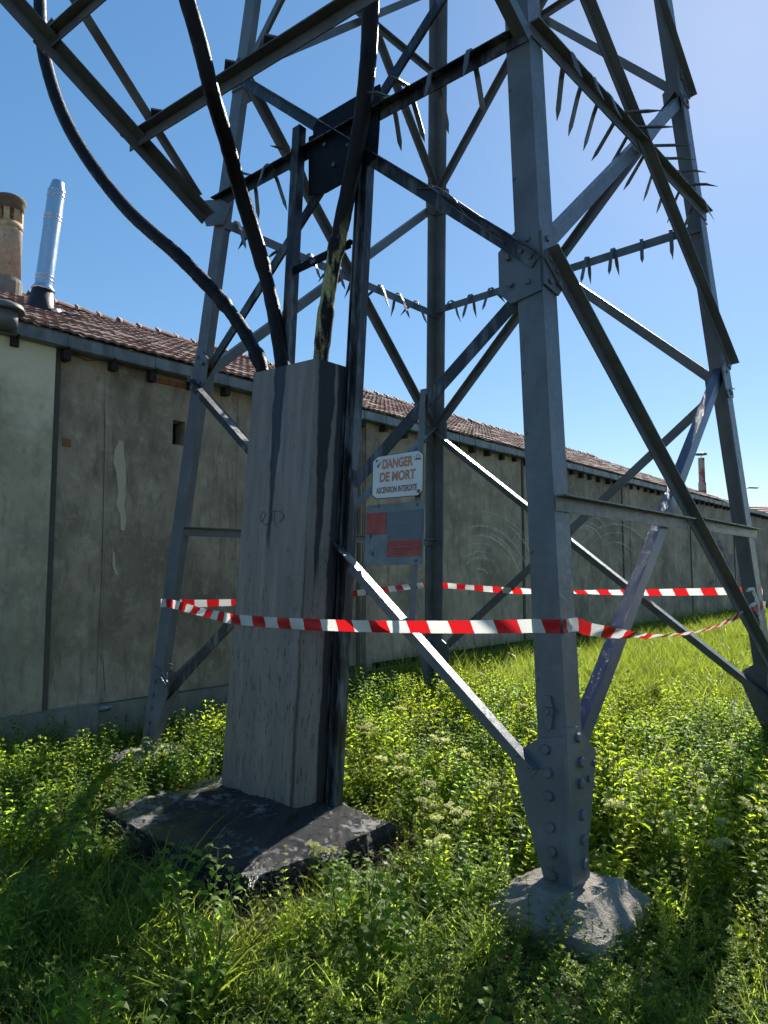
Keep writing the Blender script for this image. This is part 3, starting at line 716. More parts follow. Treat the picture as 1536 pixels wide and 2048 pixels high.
M_CASE = m.m
bl, bc, br = cpx(440, 1590), cpx(583, 1618), cpx(652, 1607, .034)
tl, tcn, tr = cpx(508, 746), cpx(634, 716), cpx(697, 735, .034)
cb = thing('cable_riser_casing', (bc.x-.1, bc.y+.15, bc.z-.02), 'tall tapering sheet-steel cable casing streaked with black soot, on a concrete base', 'cable casing')
GRIDV = 10
V = []; UVs = []; Fc = []
zb = min(bl.z, bc.z, br.z)
zb = .165
bbk, tbk = bl-nF*OC, tl-nF*OC
ringb = [bl, bc, br, bbk]; ringt = [tl, tcn, tr, tbk]; ucoord = [0, 1, 1.38, 2.6]
cols = []
for k in range(3):
    nseg = (8, 3, 2)[k]
    for q in range(nseg): cols.append((k, q/nseg))
cols.append((2, 1.0))
for r in range(GRIDV+1):
    t_ = r/GRIDV
    for k, q in cols:
        B_ = ringb[k].lerp(ringb[k+1], q); T_ = ringt[k].lerp(ringt[k+1], q)
        p = B_.lerp(T_, t_); V.append(p-UP*(.10 if r == 0 else 0)); UVs.append((ucoord[k]+(ucoord[k+1]-ucoord[k])*q, t_))
nc = len(cols)
for r in range(GRIDV):
    for k in range(nc-1): Fc.append((r*nc+k, r*nc+k+1, (r+1)*nc+k+1, (r+1)*nc+k))
Fc.append((GRIDV*nc, GRIDV*nc+8, GRIDV*nc+11, GRIDV*nc+nc-1)[::-1])
Fc.append(tuple([0, nc-1, GRIDV*nc+nc-1, GRIDV*nc]))
casing = put('casing', V, Fc, M_CASE, cb, uvs=UVs)
# support posts: U sections
def u_post(P, Q, a, b, w, d, t, name, mat, parent):
    pr = [(-w/2, 0), (w/2, 0), (w/2, d), (w/2-t, d), (w/2-t, t), (-w/2+t, t), (-w/2+t, d), (-w/2, d)]
    V, Fc = prism([P+a*x+b*y for x, y in pr], [Q+a*x+b*y for x, y in pr]); return put(name, V, Fc, mat, parent)
P, Q = on_face(655, 1603, 'A', 'C', .03), on_face(731, 200, 'A', 'C', .03)
P.z = zb-.06
u_post(P, Q, uAC, nF*-1, .105, .075, .010, 'support_post', M_SOOT, cb)
u_post(P+nF*.002, Q+nF*.002, uAC, nF, .035, .035, .008, 'post_stiffener', M_SOOT, cb)
P, Q = on_face(566, 760, 'A', 'C', .10), on_face(592, 252, 'A', 'C', .10)
P = P+(P-Q).normalized()*.9
u_post(P, Q, uAC, nF*-1, .085, .07, .010, 'support_post', M_SOOT, cb)
P, Q = on_face(572, 548, 'A', 'C', .085), on_face(700, 486, 'A', 'C', .06)
V, Fc = angle_bar(P+UP*.03, Q+UP*.03, -UP, -nF, .065, .06, .008); cbr = put('crossbar', V, Fc, M_BURNT, cb)
def text_mesh(txt, size, bold=0.0, sx=1.0):
    cu = bpy.data.curves.new('t', 'FONT'); cu.body = txt; cu.size = size; cu.offset = bold; cu.align_x = 'CENTER'; cu.align_y = 'CENTER'; cu.extrude = .0004
    o = bpy.data.objects.new('t', cu); COL.objects.link(o); bpy.context.view_layer.update()
    me = bpy.data.meshes.new_from_object(o.evaluated_get(bpy.context.evaluated_depsgraph_get()))
    bpy.data.objects.remove(o); bpy.data.curves.remove(cu)
    me.transform(Matrix.Diagonal((sx, 1, 1, 1))); return me
m = Mat('chalk', .9); m.color((.30, .30, .31)); M_CHALK = m.m
me = text_mesh('00-', .05, 0); me.materials.append(M_CHALK)
xd = (Q-P).normalized(); c = P.lerp(Q, .45)+nF*.0015-UP*.002
yd = nF.cross(xd)
if yd.z < 0: yd = -yd
inst('chalk_mark', me, Matrix.Translation(c) @ Matrix((xd, yd, xd.cross(yd))).transposed().to_4x4(), cbr)
# faint pencilled scribble on the casing
m = Mat('faint_mark', .7); m.color((.12, .11, .105)); M_FAINT = m.m
for g in ([(524, 1045), (521, 1033), (527, 1023), (531, 1030), (525, 1042), (532, 1050), (535, 1046)], [(541, 1024), (548, 1022), (556, 1022), (565, 1026), (566, 1036), (558, 1045)], [(548, 1023), (549, 1045), (552, 1052)]):
    V, Fc = tube(smooth_path([cpx(x, y, OC+.001) for x, y in g], 5), .0035, 5); put('pencil_mark', V, Fc, M_FAINT, casing)

# ------------------------------------------------------------------ cables
def char_cable(name, yellow=None):
    m = Mat(name, .5, .16); n = m.noise(14, 6, .75); n2 = m.noise(60, 4, .8); z = m.sep(m.pos())[2]
    c = m.mix(m.ramp(n, .35, .65), (.004, .004, .005), (.012, .011, .012))
    burn = m.ramp(z, 4.6, 3.6)
    c = m.mix(m.math('MULTIPLY', burn, m.ramp(n2, .60, .70, 0, .7)), c, (.16, .15, .14))
    if yellow:
        k = m.math('MULTIPLY', m.ramp(m.math('ABSOLUTE', m.math('SUBTRACT', z, 3.55)), .62, .25), m.ramp(m.noise(5, 6, .8, stretch=(1, 1, .35)), .47, .56))
        c = m.mix(k, c, (.30, .29, .10)); c = m.mix(m.math('MULTIPLY', k, m.ramp(n2, .5, .62)), c, (.42, .42, .40))
    m.color(c); m.rough(m.ramp(n, .3, .7, .35, .7)); m.bump(m.math('ADD', n2, m.math('MULTIPLY', n, 2)), .4, .008); return m.m
M_CAB = char_cable('charred_cable'); M_CAB3 = char_cable('charred_cable_yellow', True)
def cable(pts, r0, r1, label, mat, seed):
    P = smooth_path([on_face(x, y, 'A', 'C', o) for x, y, o in pts], 10); n = len(P); rr = random.Random(seed)
    rad = []
    lump = 0
    for i in range(n):
        t_ = i/(n-1)
        if t_ < .45 and rr.random() < .35: lump = rr.uniform(-.12, .16)
        if t_ > .45: lump *= .6
        rad.append((r0+(r1-r0)*t_)*(1+lump*(1-t_)))
    V, Fc = tube(P, rad, 16, True, .05, seed)
    o = put('power_cable', V, Fc, mat, None, True, loc=P[0]); return tag(o, label, 'cable', 'burnt power cables rising from the casing')
cable([(526, 765, .13), (520, 725, .13), (486, 660, .15), (442, 600, .2), (400, 555, .28), (350, 505, .38), (260, 425, .55), (182, 328, .75), (128, 235, .92), (95, 140, 1.05), (82, 60, 1.1), (78, -70, 1.1)], .056, .060,
      'leftmost black cable bowing out in a wide curve past the outrigger', M_CAB, 1)
cable([(568, 760, .12), (563, 715, .12), (545, 610, .16), (517, 500, .28), (480, 380, .52), (452, 280, .78), (425, 190, 1.0), (400, 90, 1.15), (368, -20, 1.3), (345, -90, 1.38)], .056, .052,
      'middle black cable rising from the casing to the upper left', M_CAB, 2)
cable([(641, 745, .11), (643, 705, .11), (655, 600, .12), (668, 520, .125), (688, 425, .13), (709, 320, .14), (727, 210, .17), (737, 110, .22), (741, 20, .27), (744, -80, .33)], .056, .060,
      'right cable with yellow-green inner layer showing beside the post', M_CAB3, 3)

# ------------------------------------------------------------------ footings
def frustum(name, c, ux, uy, a0, b0, a1, b1, zs, z1, mat, label, rough=.02, seg=14, group=None, shift=Vector((0, 0, 0))):
    """weathered block: vertical sides to zs, then a slope up to z1"""
    V = []; Fc = []
    def ring(a, b, z, rnd, sh=0):
        out = []
        for k in range(seg*4):
            e, q = divmod(k, seg); t_ = q/seg*2-1
            x, y = ((t_, -1), (1, t_), (-t_, 1), (-1, -t_))[e]
            l = max(abs(x), abs(y)); rr_ = math.hypot(x, y); f = 1+(1/rr_-1)*rnd
            p = c+shift*sh+ux*(x*a*f)+uy*(y*b*f); nz = mnoise.noise(p*6+Vector((0, 0, z*5)))+.6*mnoise.noise(p*17+Vector((3, 0, z*9)))
            out.append(Vector((p.x, p.y, z))+(ux*x+uy*y)*nz*rough+UP*nz*rough*.5)
        return out
    rings = [ring(a0, b0, -.12, .12), ring(a0, b0, zs*.6, .12), ring(a0*.985, b0*.985, zs, .14)]
    for t_ in (.3, .6, .85, 1):
        rings.append(ring(a0+(a1-a0)*t_, b0+(b1-b0)*t_, zs+(z1-zs)*t_, .15, t_))
    rings.append(ring(a1*.5, b1*.5, z1+.004, .15, 1))
    for r in rings: V += r
    nr_ = seg*4
    for r in range(len(rings)-1):
        for k in range(nr_): Fc.append((r*nr_+k, r*nr_+(k+1) % nr_, (r+1)*nr_+(k+1) % nr_, (r+1)*nr_+k))
    Fc.append(tuple(range((len(rings)-1)*nr_, len(rings)*nr_)))
    o = put(name, V, Fc, mat, None, False, loc=(c.x, c.y, 0)); return tag(o, label, 'footing', group)
ccen = (bl+bc+br+bbk)/4
PADC = Vector((ccen.x, ccen.y, 0))-uAC*.06+nAC*.27
frustum('concrete_footing', PADC, uAC, nAC, .80, .55, .44, .20, .135, .205, M_CONC_SOOT, 'soot-blackened concrete base under the scorched cable casing', .045, shift=uAC*.06-nAC*.27)
for i, lab in (('A', 'pale concrete footing under the nearest pylon leg'), ('C', 'concrete footing under the left pylon leg near the wall'), ('E', 'concrete footing among weeds at the right edge')):
    p = leg(i, FOOT[i]); cc = Vector((p.x, p.y, 0))+(fdir(i, NB[i][0])+fdir(i, NB[i][1]))*.06
    a = .31 if i == 'A' else .42
    frustum('concrete_footing', cc, uAC, nAC, a, a, .17, .17, .07, p.z+.012, M_CONC, lab, .03, 14, 'pylon leg footings')
# ================================================================== SIGNS
m = Mat('enamel_white', .35, .5); k = m.ramp(m.noise(16, 6, .8), .655, .69)
m.color(m.mix(k, m.mix(m.ramp(m.noise(5, 5), .3, .7), (.60, .63, .62), (.70, .72, .70)), (.03, .022, .018))); M_ENAM = m.m
m = Mat('sign_red', .4); m.color((.52, .20, .10)); M_SRED = m.m
m = Mat('sign_brown', .45); m.color((.27, .09, .05)); M_SBRN = m.m
m = Mat('sign_black', .5); m.color((.03, .03, .03)); M_SBLK = m.m
def plate_px(name, pxs, o, t, mat, parent):
    A_ = [on_face(x, y, 'A', 'C', o+t) for x, y in pxs]; V, Fc = prism(A_, [p-nF*t for p in A_]); return put(name, V, Fc, mat, parent)
c0 = on_face(790, 950, 'A', 'C', .03)
sg = thing('danger_sign', c0, 'white enamel sign reading DANGER DE MORT with chipped black edges', 'sign')
def octo(tl_, tr_, br_, bl_, c=.09):
    q = [Vector((*x, 0)) for x in (tl_, tr_, br_, bl_)]; out = []
    for i in range(4):
        a, b, d = q[i-1], q[i], q[(i+1) % 4]
        out += [b.lerp(a, c), b.lerp(d, c)]
    return [(v.x, v.y) for v in out]
Qs = [(746.5, 915.5), (845.5, 900), (844, 989.5), (744.5, 997.5)]
plate_px('sign_rim', octo(*[(795+(x-795)*1.025, 950+(y-950)*1.03) for x, y in Qs]), .012, .004, M_SBLK, sg)
pnl = plate_px('sign_panel', octo(*Qs), .0165, .003, M_ENAM, sg)
O = [on_face(x, y, 'A', 'C', .0205) for x, y in Qs]
X = ((O[1]-O[0])+(O[2]-O[3])).normalized(); Y = nF.cross(X); Y = Y if Y.z > 0 else -Y
Wd = ((O[1]-O[0]).length+(O[2]-O[3]).length)/2; Hd = ((O[0]-O[3]).length+(O[1]-O[2]).length)/2; Cn = (O[0]+O[1]+O[2]+O[3])/4
def sign_pt(x, y): return Cn+X*(x*Wd)+Y*(y*Hd)
def put_text(txt, x, y, wfrac, hfrac, mat, parent, name, bold):
    me = text_mesh(txt, .1, bold); co = [v.co for v in me.vertices]
    w = max(c.x for c in co)-min(c.x for c in co); h = max(c.y for c in co)-min(c.y for c in co)
    mx = (max(c.x for c in co)+min(c.x for c in co))/2; my = (max(c.y for c in co)+min(c.y for c in co))/2
    me.transform(Matrix.Translation((-mx, -my, 0))); me.transform(Matrix.Diagonal((wfrac*Wd/w, hfrac*Hd/h, 1, 1)))
    me.materials.clear(); me.materials.append(mat)
    return inst(name, me, Matrix.Translation(sign_pt(x, y)) @ Matrix((X, Y, X.cross(Y))).transposed().to_4x4(), parent)
put_text('DANGER', .0, .30, .62, .235, M_SRED, pnl, 'lettering', .004)
put_text('DE MORT', .01, -.01, .72, .235, M_SRED, pnl, 'lettering', .004)
put_text('ASCENSION INTERDITE', .0, -.315, .82, .145, M_SBRN, pnl, 'lettering', .0025)
def line(pts, r, name):
    V, Fc = tube([sign_pt(x, y) for x, y in pts], r*Wd, 5); put(name, V, Fc, M_SBRN, pnl)
line([(-.42, .25), (-.38, .33), (-.395, .23), (-.34, .37)], .006, 'lightning_mark')
line([(.40+.035*math.cos(a), .375+.045*math.sin(a)) for a in [i*.6 for i in range(11)]], .005, 'skull_mark')
line([(.345, .33), (.46, .30)], .005, 'skull_mark'); line([(.345, .30), (.46, .33)], .005, 'skull_mark')
bolt(sign_pt(.45, -.42), nF, .012, pnl); bolt(sign_pt(-.43, .40), nF, .008, pnl)
# board with plates below
c0 = on_face(790, 1070, 'A', 'C', .02)
nb = thing('notice_board', c0, 'grey metal board with two red plates and a grey data plate below the danger sign', 'notice board')
m = Mat('board_grey', .6); c = m.mix(m.ramp(m.noise(9, 6, .7), .3, .7), (.13, .165, .17), (.20, .235, .235)); c = m.mix(m.ramp(m.noise(7, 5, .75, stretch=(1, 1, .35)), .62, .68), c, (.01, .01, .014)); m.color(c); M_BOARD = m.m
m = Mat('plate_red', .5); c = m.mix(m.ramp(m.noise(18, 5), .3, .7), (.30, .045, .035), (.38, .075, .055)); c = m.mix(m.ramp(m.noise(22, 5, .75, stretch=(1, 1, .3)), .62, .67), c, (.012, .01, .012)); m.color(c); M_PRED = m.m
m = Mat('plate_grey', .5); c = m.mix(m.noise(30, 4), (.095, .115, .14), (.135, .155, .175)); m.color(c); M_PGRY = m.m
bd = plate_px('backing', [(733, 1012), (849, 1001), (845.5, 1128.7), (728, 1131)], .010, .005, M_BOARD, nb)
def rivet_plate(name, pxs, mat):
    p = plate_px(name, pxs, .0155, .003, mat, nb)
    cx = sum(x for x, y in pxs)/4; cy = sum(y for x, y in pxs)/4
    for x, y in pxs: bolt(on_face(cx+(x-cx)*.88, cy+(y-cy)*.86, 'A', 'C', .0188), nF, .0045, p)
    return p
rivet_plate('plate', [(734, 1027), (773, 1024.5), (772, 1067.5), (732.5, 1069.5)], M_PRED)
rivet_plate('plate', [(775, 1025), (846, 1017), (843, 1076), (774, 1079)], M_PGRY)
p = rivet_plate('plate', [(774.5, 1081.5), (843, 1078), (841.5, 1111), (773, 1114)], M_PRED)
V, Fc = tube([on_face(776, 1099.5, 'A', 'C', .019), on_face(840, 1096, 'A', 'C', .019)], .0012, 5); put('plate_line', V, Fc, M_PGRY, p)
for k in range(5):
    y = 1086+k*5+(2 if k > 1 else 0); V, Fc = tube([on_face(782+random.uniform(0, 6), y, 'A', 'C', .0187), on_face(832-random.uniform(0, 18), y-2.6, 'A', 'C', .0187)], .0011, 4); put('print_line', V, Fc, M_SBLK, p)
for i in range(7):
    y = 1036+i*5; V, Fc = tube([on_face(781+random.uniform(0, 3), y, 'A', 'C', .0187), on_face(834-random.uniform(0, 22), y-3.6, 'A', 'C', .0187)], .0011, 4); put('print_line', V, Fc, M_BOARD, nb)
for x, y in ((757, 1012), (834, 1008), (831, 1122)): bolt(on_face(x, y, 'A', 'C', .0155), nF, .012, bd)

# ================================================================== BARRIER TAPE
m = Mat('barrier_tape', .35, .45); U = m.sep(m.uv())
fr_ = m.math('FRACT', m.math('DIVIDE', m.math('ADD', U[0], m.math('MULTIPLY', U[1], .022)), .262))
col = m.mix(m.math('GREATER_THAN', fr_, .5), (.66, .012, .016), (.78, .78, .74))
m.color(col); tr_ = m.node('ShaderNodeBsdfTranslucent'); m.link(col, tr_.inputs['Color']); mx = m.node('ShaderNodeMixShader'); mx.inputs[0].default_value = .42
m.bump(m.noise(9, 4, .6), .25, .02)
out = m.nt.nodes['Material Output']; m.link(m.b.outputs[0], mx.inputs[1]); m.link(tr_.outputs[0], mx.inputs[2]); m.link(mx.outputs[0], out.inputs['Surface']); M_TAPE = m.m
m = Mat('crumpled_tape', .4, .4); m.color((.62, .60, .56)); M_KNOT = m.m
tp = thing('barrier_tape', leg('A', -.35)-Vector((0, 0, 1.3)), 'red and white striped barrier tape strung round the pylon legs and casing', 'barrier tape')
tapeW = .070
def tape(ctrl, u0, name='tape_span', n=10):
    """ctrl: (point, tilt) tilt 0 = upright, 1 = lying flat"""
    P = smooth_path([c[0] for c in ctrl], n); T_ = []
    for i in range(len(ctrl)-1): T_ += [ctrl[i][1]+(ctrl[i+1][1]-ctrl[i][1])*k/n for k in range(n)]
    T_.append(ctrl[-1][1]); V = []; UV = []; Fc = []; u = u0
    for i, p in enumerate(P):
        d = (P[min(i+1, len(P)-1)]-P[max(i-1, 0)]).normalized(); side = d.cross(UP).normalized(); up = side.cross(d)
        a = T_[i]*math.pi/2; wv = (up*math.cos(a)+side*math.sin(a))*tapeW/2
        if i: u += (p-P[i-1]).length
        nb_ = side*math.cos(a)-up*math.sin(a)
        for q in range(4):
            f = q/3*2-1; V.append(p+wv*f+nb_*(.010*mnoise.noise(Vector((u*7, f*2, 3))))); UV.append((u, (f+1)/2))
        if i:
            for q in range(3): Fc.append((4*i-4+q, 4*i-3+q, 4*i+1+q, 4*i+q))
    put(name, V, Fc, M_TAPE, tp, True, uvs=UV); return u
def leg_at(i, py): 
    best = min((abs(py-(1024-F*0)),), default=None)
    return None
def leg_z(i, z): return leg(i, z-CAM_H)
zA = on_face(1088, 1251, 'A', 'C', .01).z
zC = on_face(335, 1207, 'C', 'A', .01).z
zE = on_face(1505, 1214, 'E', 'A', .01).z
uC, uE = fdir('A', 'C'), fdir('A', 'E'); nE = face_n('A', 'E')
def P_AC(px, py, o): return on_face(px, py, 'A', 'C', o)
pc = leg_z('C', zC)
u = tape([(pc-uC*-.01+face_n('C', 'D')*.01+fdir('C', 'D')*.16, 0), (pc+face_n('C', 'D')*.012+nF*.004, 0)], 0.0)
g = lambda px, py, o: P_AC(px, py, o)
u = tape([(pc+nF*.006+uC*.012, 0), (pc+nF*.012-uC*.16, -.05), (g(395, 1222, .10), -.5), (g(430, 1230, .17), -.35), (g(466, 1238, OC+.012), 0), (g(530, 1244, OC+.010), 0), (g(600, 1248, OC+.012), 0),
          (g(614, 1249, OC+.010), 0), (g(650, 1250, OC-.02), 0), (g(760, 1253, .20), .08), (g(900, 1254, .12), .05), (g(1020, 1253, .045), 0), (g(1066, 1252, .012), 0), (leg_z('A', zA)+nF*.010-uE*.004, 0)], u)
pa2 = leg_z('A', zA)
ge = lambda px, py, o: on_face(px, py, 'A', 'E', o)
u = tape([(pa2+nE*.010-uC*.004, 0), (pa2+nE*.012+uE*.16, 0.0), (ge(1172, 1257, .015), .12), (ge(1215, 1264, .02), .35), (ge(1270, 1271, .025), .68), (ge(1330, 1271, .03), .80), (ge(1400, 1262, .03), .70), (ge(1455, 1243, .025), .45), (ge(1490, 1224, .015), .15), (ge(1514, 1212, .012), 0), (leg_z('E', zE)+nE*.012+uE*.012, 0)], u)
pd = leg_z('D', on_plane(868, 1170, leg('D', 0), Vector((0, 1, 0))).z)
nCD, nDE = face_n('C', 'D'), face_n('D', 'E')
m1 = (pc+pd)/2-UP*.05
u2 = tape([(pc+nCD*.012, 0), (pc+nCD*.012+fdir('C', 'D')*.6-UP*.02, .25), (m1+nCD*.012, .35), (pd+nCD*.02-fdir('C', 'D')*.5-UP*.02, -.3), (pd+nCD*.012, 0)], .05)
pe = leg_z('E', zE+.13)
m2 = (pd+pe)/2-UP*.05
tape([(pd+nDE*.012, 0), (pd+nDE*.012+fdir('D', 'E')*.5-UP*.02, -.4), (pd.lerp(m2, .6)+nDE*.012-UP*.02, .1), (m2+nDE*.012, .65), (m2.lerp(pe, .5)+nDE*.012-UP*.01, .2), (pe+nDE*.02, .0)], u2)
# knotted ends on the right leg
for (x, y) in ((1502, 1183), (1508, 1213)):
    b = on_face(x, y, 'E', 'A', .02); pts = [b-uE*.10+UP*.01, b-uE*.03+nE*.02+UP*.02, b+uE*.03+nE*.015-UP*.01, b+uE*.02+nE*.04-UP*.10, b+uE*.05+nE*.04-UP*.20]
    V, Fc = tube(smooth_path(pts, 5), [.013]*21, 7, True, .9, x); put('tape_knot', V, Fc, M_KNOT, tp)

# ================================================================== small things on the ground
b = on_z(784, 1545, .06)
V, Fc = lathe(b-UP*.1, [(.02, 0), (.09, .02), (.105, .07), (.085, .12), (.04, .145), (.01, .15)], 12); V = [v+Vector((mnoise.noise(v*9), mnoise.noise(v*9+Vector((5, 0, 0))), 0))*.04 for v in V]
tag(put('stone', V, Fc, M_CONC, None, True, loc=(b.x, b.y, 0)), 'grey weathered stone lying among the weeds right of the casing', 'stone')
# ================================================================== VEGETATION
def leaf_mat(name, c_dark, c_light, trans, rough=.42, gloss=.35, tmix=.5, dry=None):
    m = Mat(name, rough, gloss); r = m.node('ShaderNodeObjectInfo').outputs['Random']
    n = m.noise(2.6, 3, .6)
    k = m.math('ADD', m.math('MULTIPLY', r, .6), m.math('MULTIPLY', n, .4))
    c = m.mix(m.ramp(k, .2, .8), c_dark, c_light)
    if dry: c = m.mix(m.ramp(m.noise(3.7, 4, .7), .60, .70, 0, .7), c, dry)
    m.color(c); t = m.node('ShaderNodeBsdfTranslucent')
    tc = m.mix(m.ramp(k, .25, .75), tuple(x*.42 for x in trans), trans); m.link(tc, t.inputs['Color'])
    mx = m.node('ShaderNodeMixShader'); mx.inputs[0].default_value = tmix
    out = m.nt.nodes['Material Output']; m.link(m.b.outputs[0], mx.inputs[1]); m.link(t.outputs[0], mx.inputs[2]); m.link(mx.outputs[0], out.inputs['Surface'])
    return m.m
M_LEAF = leaf_mat('weed_leaf', (.09, .145, .022), (.17, .225, .04), (.70, .88, .05), .5, .2, .66)
M_LEAFB = leaf_mat('broad_leaf', (.07, .135, .026), (.14, .205, .038), (.52, .84, .06), .45, .25, .64)
M_CLEAV = leaf_mat('cleaver_leaf', (.10, .155, .03), (.175, .235, .05), (.68, .84, .08), .5, .2, .64)
M_GRASS = leaf_mat('grass_blade', (.07, .12, .028), (.14, .195, .045), (.58, .74, .07), .42, .28, .60)
M_TALL = leaf_mat('meadow_grass_blade', (.060, .105, .016), (.14, .185, .028), (.44, .56, .06), .4, .35, .56)
M_STEM = leaf_mat('weed_stem', (.06, .09, .03), (.10, .13, .05), (.14, .19, .05), .5, .3, .25)
M_DRY = leaf_mat('dry_stem', (.14, .10, .055), (.24, .18, .10), (.22, .17, .08), .7, .2, .3)
M_FLOW = leaf_mat('cream_flower', (.52, .55, .27), (.66, .66, .36), (.80, .82, .34), .6, .2, .6)
M_YEL = leaf_mat('yellow_flower', (.75, .45, .01), (.85, .55, .02), (.6, .4, .02), .6, .2, .4)
VMATS = [M_LEAF, M_STEM, M_FLOW, M_LEAFB, M_CLEAV, M_GRASS, M_TALL, M_DRY, M_YEL]

class Pl:
    def __init__(s, seed): s.V = []; s.F = []; s.m = []; s.r = random.Random(seed)
    def leaf(s, o, d, L, W, mi, fold=.25, droop=.3, n=2):
        d = d.normalized(); side = d.cross(UP)
        side = side.normalized() if side.length > .05 else Vector((1, 0, 0)); up = side.cross(d)
        k = len(s.V); tip = o+d*L*(1-.25*droop)-UP*droop*L*.55; mid = o+d*L*.45+up*L*.06
        if L > .034:
            m1 = o+d*L*.28+up*L*.05; m2 = o+d*L*(.66-.06*droop)+up*L*.05-UP*droop*L*.16
            s.V += [o, m1-side*W*.46+up*W*fold, m1, m1+side*W*.46+up*W*fold, m2-side*W*.40+up*W*fold*.8, m2, m2+side*W*.40+up*W*fold*.8, tip]
            s.F += [(k, k+2, k+1), (k, k+3, k+2), (k+1, k+2, k+5, k+4), (k+2, k+3, k+6, k+5), (k+4, k+5, k+7), (k+5, k+6, k+7)]; s.m += [mi]*6
            return
        s.V += [o, mid-side*W/2+up*W*fold, mid, mid+side*W/2+up*W*fold, tip]
        s.F += [(k, k+2, k+1), (k, k+3, k+2), (k+1, k+2, k+4), (k+2, k+3, k+4)]; s.m += [mi]*4
    def blade(s, o, d, L, W, mi, bend, seg=4):
        d = d.normalized(); side = d.cross(UP); side = side.normalized() if side.length > .02 else Vector((1, 0, 0))
        a = s.r.uniform(0, 6.28); side = Matrix.Rotation(a, 3, UP) @ side; hz = Vector((d.x, d.y, 0)); hz = hz.normalized() if hz.length > .01 else Vector((1, 0, 0))
        k = len(s.V); p = o.copy(); dd = d.copy()
        for i in range(seg+1):
            w = W*(1-(i/seg)**1.6)*.5+.0004
            s.V += [p-side*w, p+side*w]
            if i: s.F.append((k+2*i-2, k+2*i-1, k+2*i+1, k+2*i)); s.m.append(mi)
            dd = (dd+hz*bend/seg-UP*bend*.55*(i/seg)).normalized(); p = p+dd*(L/seg)
    def stem(s, pts, r0, r1, mi=1):
        n = len(pts); k = len(s.V)
        for i, p in enumerate(pts):
            r = r0+(r1-r0)*i/(n-1)
            for q in range(3): a = q*2.094; s.V.append(p+Vector((math.cos(a)*r, math.sin(a)*r, 0)))
            if i: s.F += [(k+3*i-3+q, k+3*i-3+(q+1) % 3, k+3*i+(q+1) % 3, k+3*i+q) for q in range(3)]; s.m += [mi]*3
    def petals(s, c, r, n, size, mi, flat=.5):
        for _ in range(n):
            v = Vector((s.r.gauss(0, 1), s.r.gauss(0, 1), s.r.gauss(0, 1)*flat)).normalized()*r*s.r.uniform(.3, 1); v.z = abs(v.z)*.8
            p = c+v; a = Vector((s.r.gauss(0, 1), s.r.gauss(0, 1), s.r.gauss(0, .6))).normalized()*size; b = a.cross(Vector((s.r.gauss(0, 1), s.r.gauss(0, 1), s.r.gauss(0, 1)))).normalized()*size
            k = len(s.V); s.V += [p-a, p-b, p+a, p+b]; s.F.append((k, k+1, k+2, k+3)); s.m.append(mi)
    def mesh(s, name): return mesh_data(name, s.V, s.F, VMATS, False, None, s.m)
def rdir(r, el): a = r.uniform(0, 6.283); return Vector((math.cos(a)*math.cos(el), math.sin(a)*math.cos(el), math.sin(el)))
def cress(seed, h, flower):
    p = Pl(seed); r = p.r
    for q in range(r.randint(2, 3)):
        b = Vector((r.gauss(0, .03), r.gauss(0, .03), 0)); ln = Vector((r.gauss(0, .12), r.gauss(0, .12), 1)); hh = h*r.uniform(.75, 1.05)
        pts = [b+ln*hh*t+Vector((math.sin(t*3+seed), math.cos(t*2+q), 0))*.012*t for t in (0, .25, .5, .75, 1)]; p.stem(pts, .0032, .0015)
        nl = int(hh*44); a = r.uniform(0, 6)
        for i in range(nl):
            t = .06+.92*i/nl; a += 2.4; o = b+ln*hh*t; L = (.104 if t < .7 else .066)*r.uniform(.7, 1.2)*(1-.25*t)
            p.leaf(o, Vector((math.cos(a), math.sin(a), r.uniform(.25, .9))), L, L*r.uniform(.34, .46), 0, .22, r.uniform(.1, .6))
        if flower:
            for f in range(r.randint(4, 6)):
                d = rdir(r, r.uniform(.6, 1.3)); e = pts[-1]+d*r.uniform(.03, .06); p.stem([pts[-1]-UP*.02, e], .001, .001); p.petals(e, .022, 46, .0045, 2, .6)
                p.petals(e-UP*.008, .014, 8, .003, 0)
        else:
            for f in range(7): p.leaf(pts[-1], rdir(r, r.uniform(.5, 1.4)), .03, .012, 0, .2, .1)
    return p.mesh('weed')
def cleaver(seed):
    p = Pl(seed); r = p.r
    for q in range(5):
        d = rdir(r, r.uniform(.3, 1.2)); pt = Vector((r.gauss(0, .04), r.gauss(0, .04), 0)); pts = [pt]
        for i in range(9):
            d = (d+Vector((r.gauss(0, .12), r.gauss(0, .12), .05))).normalized(); pt = pt+d*.03; pts.append(pt)
            side = d.orthogonal().normalized(); s2 = d.cross(side); off = r.uniform(0, 1)
            for k in range(6):
                a = off+k*1.047; p.leaf(pt, side*math.cos(a)+s2*math.sin(a)+d*.35, .024*(1-.04*i), .0065, 4, .1, .15)
        p.stem(pts, .0014, .0008)
    return p.mesh('weed')
def lowleaf(seed):
    p = Pl(seed); r = p.r
    for i in range(42):
        b = Vector((r.gauss(0, .055), r.gauss(0, .055), 0)); h = r.uniform(.02, .10); d = rdir(r, r.uniform(.5, 1.2)); e = b+d*h; p.stem([b, e], .0011, .0008)
        a0 = r.uniform(0, 6)
        for k in range(3):
            a = a0+k*2.09; L = r.uniform(.016, .028); p.leaf(e, Vector((math.cos(a), math.sin(a), r.uniform(-.1, .45))), L, L*.8, 3, .12, .25)
    return p.mesh('weed')
